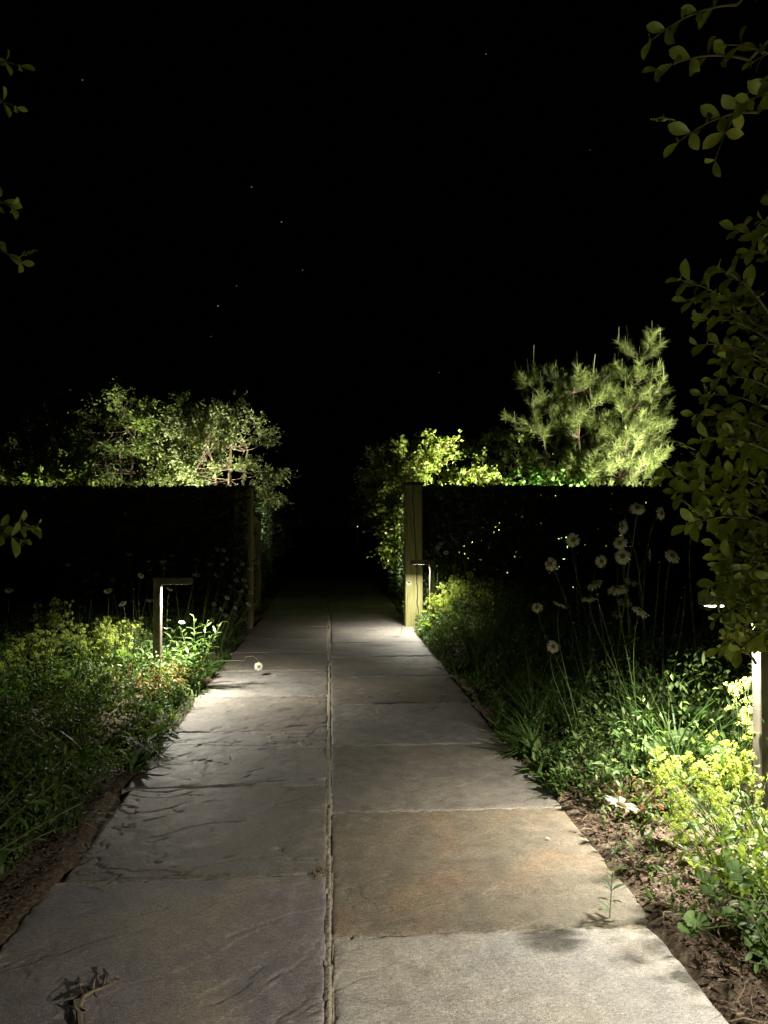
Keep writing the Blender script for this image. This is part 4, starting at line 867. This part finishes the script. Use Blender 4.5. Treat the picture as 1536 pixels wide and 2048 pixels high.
chips('dry stalks and fibres strewn on the right soil', 1500, (.95, 2.0), (1.5, 4.0), 53, (np.array([[-.02, 0, 0], [.02, 0, 0], [.05, .5, .08], [.09, .5, .08], [0, 1, 0]]), [np.array([[0, 1, 3, 2]]), np.array([[2, 3, 4]])]), .06, 'dry', 'dry_fibres', 'litter')
chips('crumbs of soil along the right path edge beyond the mulch', 2500, (.97, 1.25), (4.2, 9), 54, chip, .014, 'mulch', 'soil_crumbs', 'litter')
# grit scattered on the slabs
r = np.random.default_rng(61); mb = MB(); k = 420; x = np.r_[r.uniform(-.9, .95, 160), r.normal(.9, .12, 260)]; y = np.r_[r.uniform(1.6, 7, 160), r.uniform(1.6, 4.4, 260)]
mb.inst(chip, np.c_[x, y, np.full(k, .006)], r.normal(0, 1, (k, 3))*[1, 1, .1], [0, 0, 1.], r.uniform(.002, .006, k)); tag(mb.build('grit', M['dry']), 'tiny crumbs and grit strewn on the paving', 'grit', kind='stuff')
# dry twig lying on the nearest left slab
c = G(165, 2010); t = thing('twig', 'small dry forked twig on the nearest left slab', 'twig', (c[0], c[1], .01)); mb = MB()
p = [G(160, 2060)+[0, 0, .008], G(157, 2034)+[0, 0, .016], G(166, 2012)+[0, 0, .022], G(184, 2001)+[0, 0, .022], G(203, 1991)+[0, 0, .018], G(226, 1976)+[0, 0, .010]]; mb.tube(p, .008, .002, 6)
for a_, b_ in [((163, 2006), (157, 1985)), ((157, 1985), (168, 1975)), ((185, 1998), (190, 1978)), ((205, 1990), (212, 1962)), ((212, 1962), (206, 1946)), ((205, 1990), (228, 1986)), ((158, 2030), (178, 2028)), ((163, 2006), (140, 2002)), ((190, 1998), (196, 2010)), ((158, 2030), (172, 2046)), ((163, 2006), (118, 2012)), ((157, 1985), (150, 1972)), ((226, 1976), (238, 1966)), ((226, 1976), (240, 1980)), ((185, 1998), (176, 1984)), ((160, 2040), (140, 2030))]:
    q0 = G(*a_)+[0, 0, .018]; q1 = G(*b_)+[0, 0, .010+.02*r.random()]; mb.tube([q0, (q0+q1)/2+r.normal(0, .002, 3), q1], .005, .0014, 5)
part(mb, 'wood', M['bark'], t)
t = thing('root_clump', 'small tangle of dry roots in the centre joint', 'roots', (*G(642, 1748)[:2], .005)); mb = MB()
for k in range(26):
    q = G(642+r.normal(0, 9), 1748+r.normal(0, 7)); a = r.uniform(0, 6.28); mb.tube([q+[0, 0, .005], q+[.012*math.cos(a), .012*math.sin(a), .014], q+[.026*math.cos(a+.5), .026*math.sin(a+.5), .004]], .0014, .0007, 4)
part(mb, 'strands', M['dry'], t)
for (px0, py0, s, m_, lab, nm) in [(545, 1353, .035, 'daisy', 'fallen white petal on the left slabs beyond the drooping daisy', 'fallen_petal'), (1090, 1680, .022, 'daisy', 'tiny white petal on the brown right-hand slab', 'fallen_petal'), (1215, 1625, .03, 'daisy', 'fallen pinkish petal beside the low bright daisy', 'fallen_petal'),
                           (160, 1714, .05, 'hedge', 'dark fallen leaf at the left edge of the near slabs', 'fallen_leaf'), (175, 1696, .03, 'hedge', 'smaller dark fallen leaf just behind the other one on the left', 'fallen_leaf')]:
    mb = MB(); c = G(px0, py0); mb.inst(LEAF, c+[0, 0, .010], [1, r.normal(0, .4), 0], [0, 0, 1.], s); tag(mb.build(nm, M[m_], smooth=True), lab, 'petal' if 'petal' in nm else 'leaf', 'petals and leaves fallen on the path')
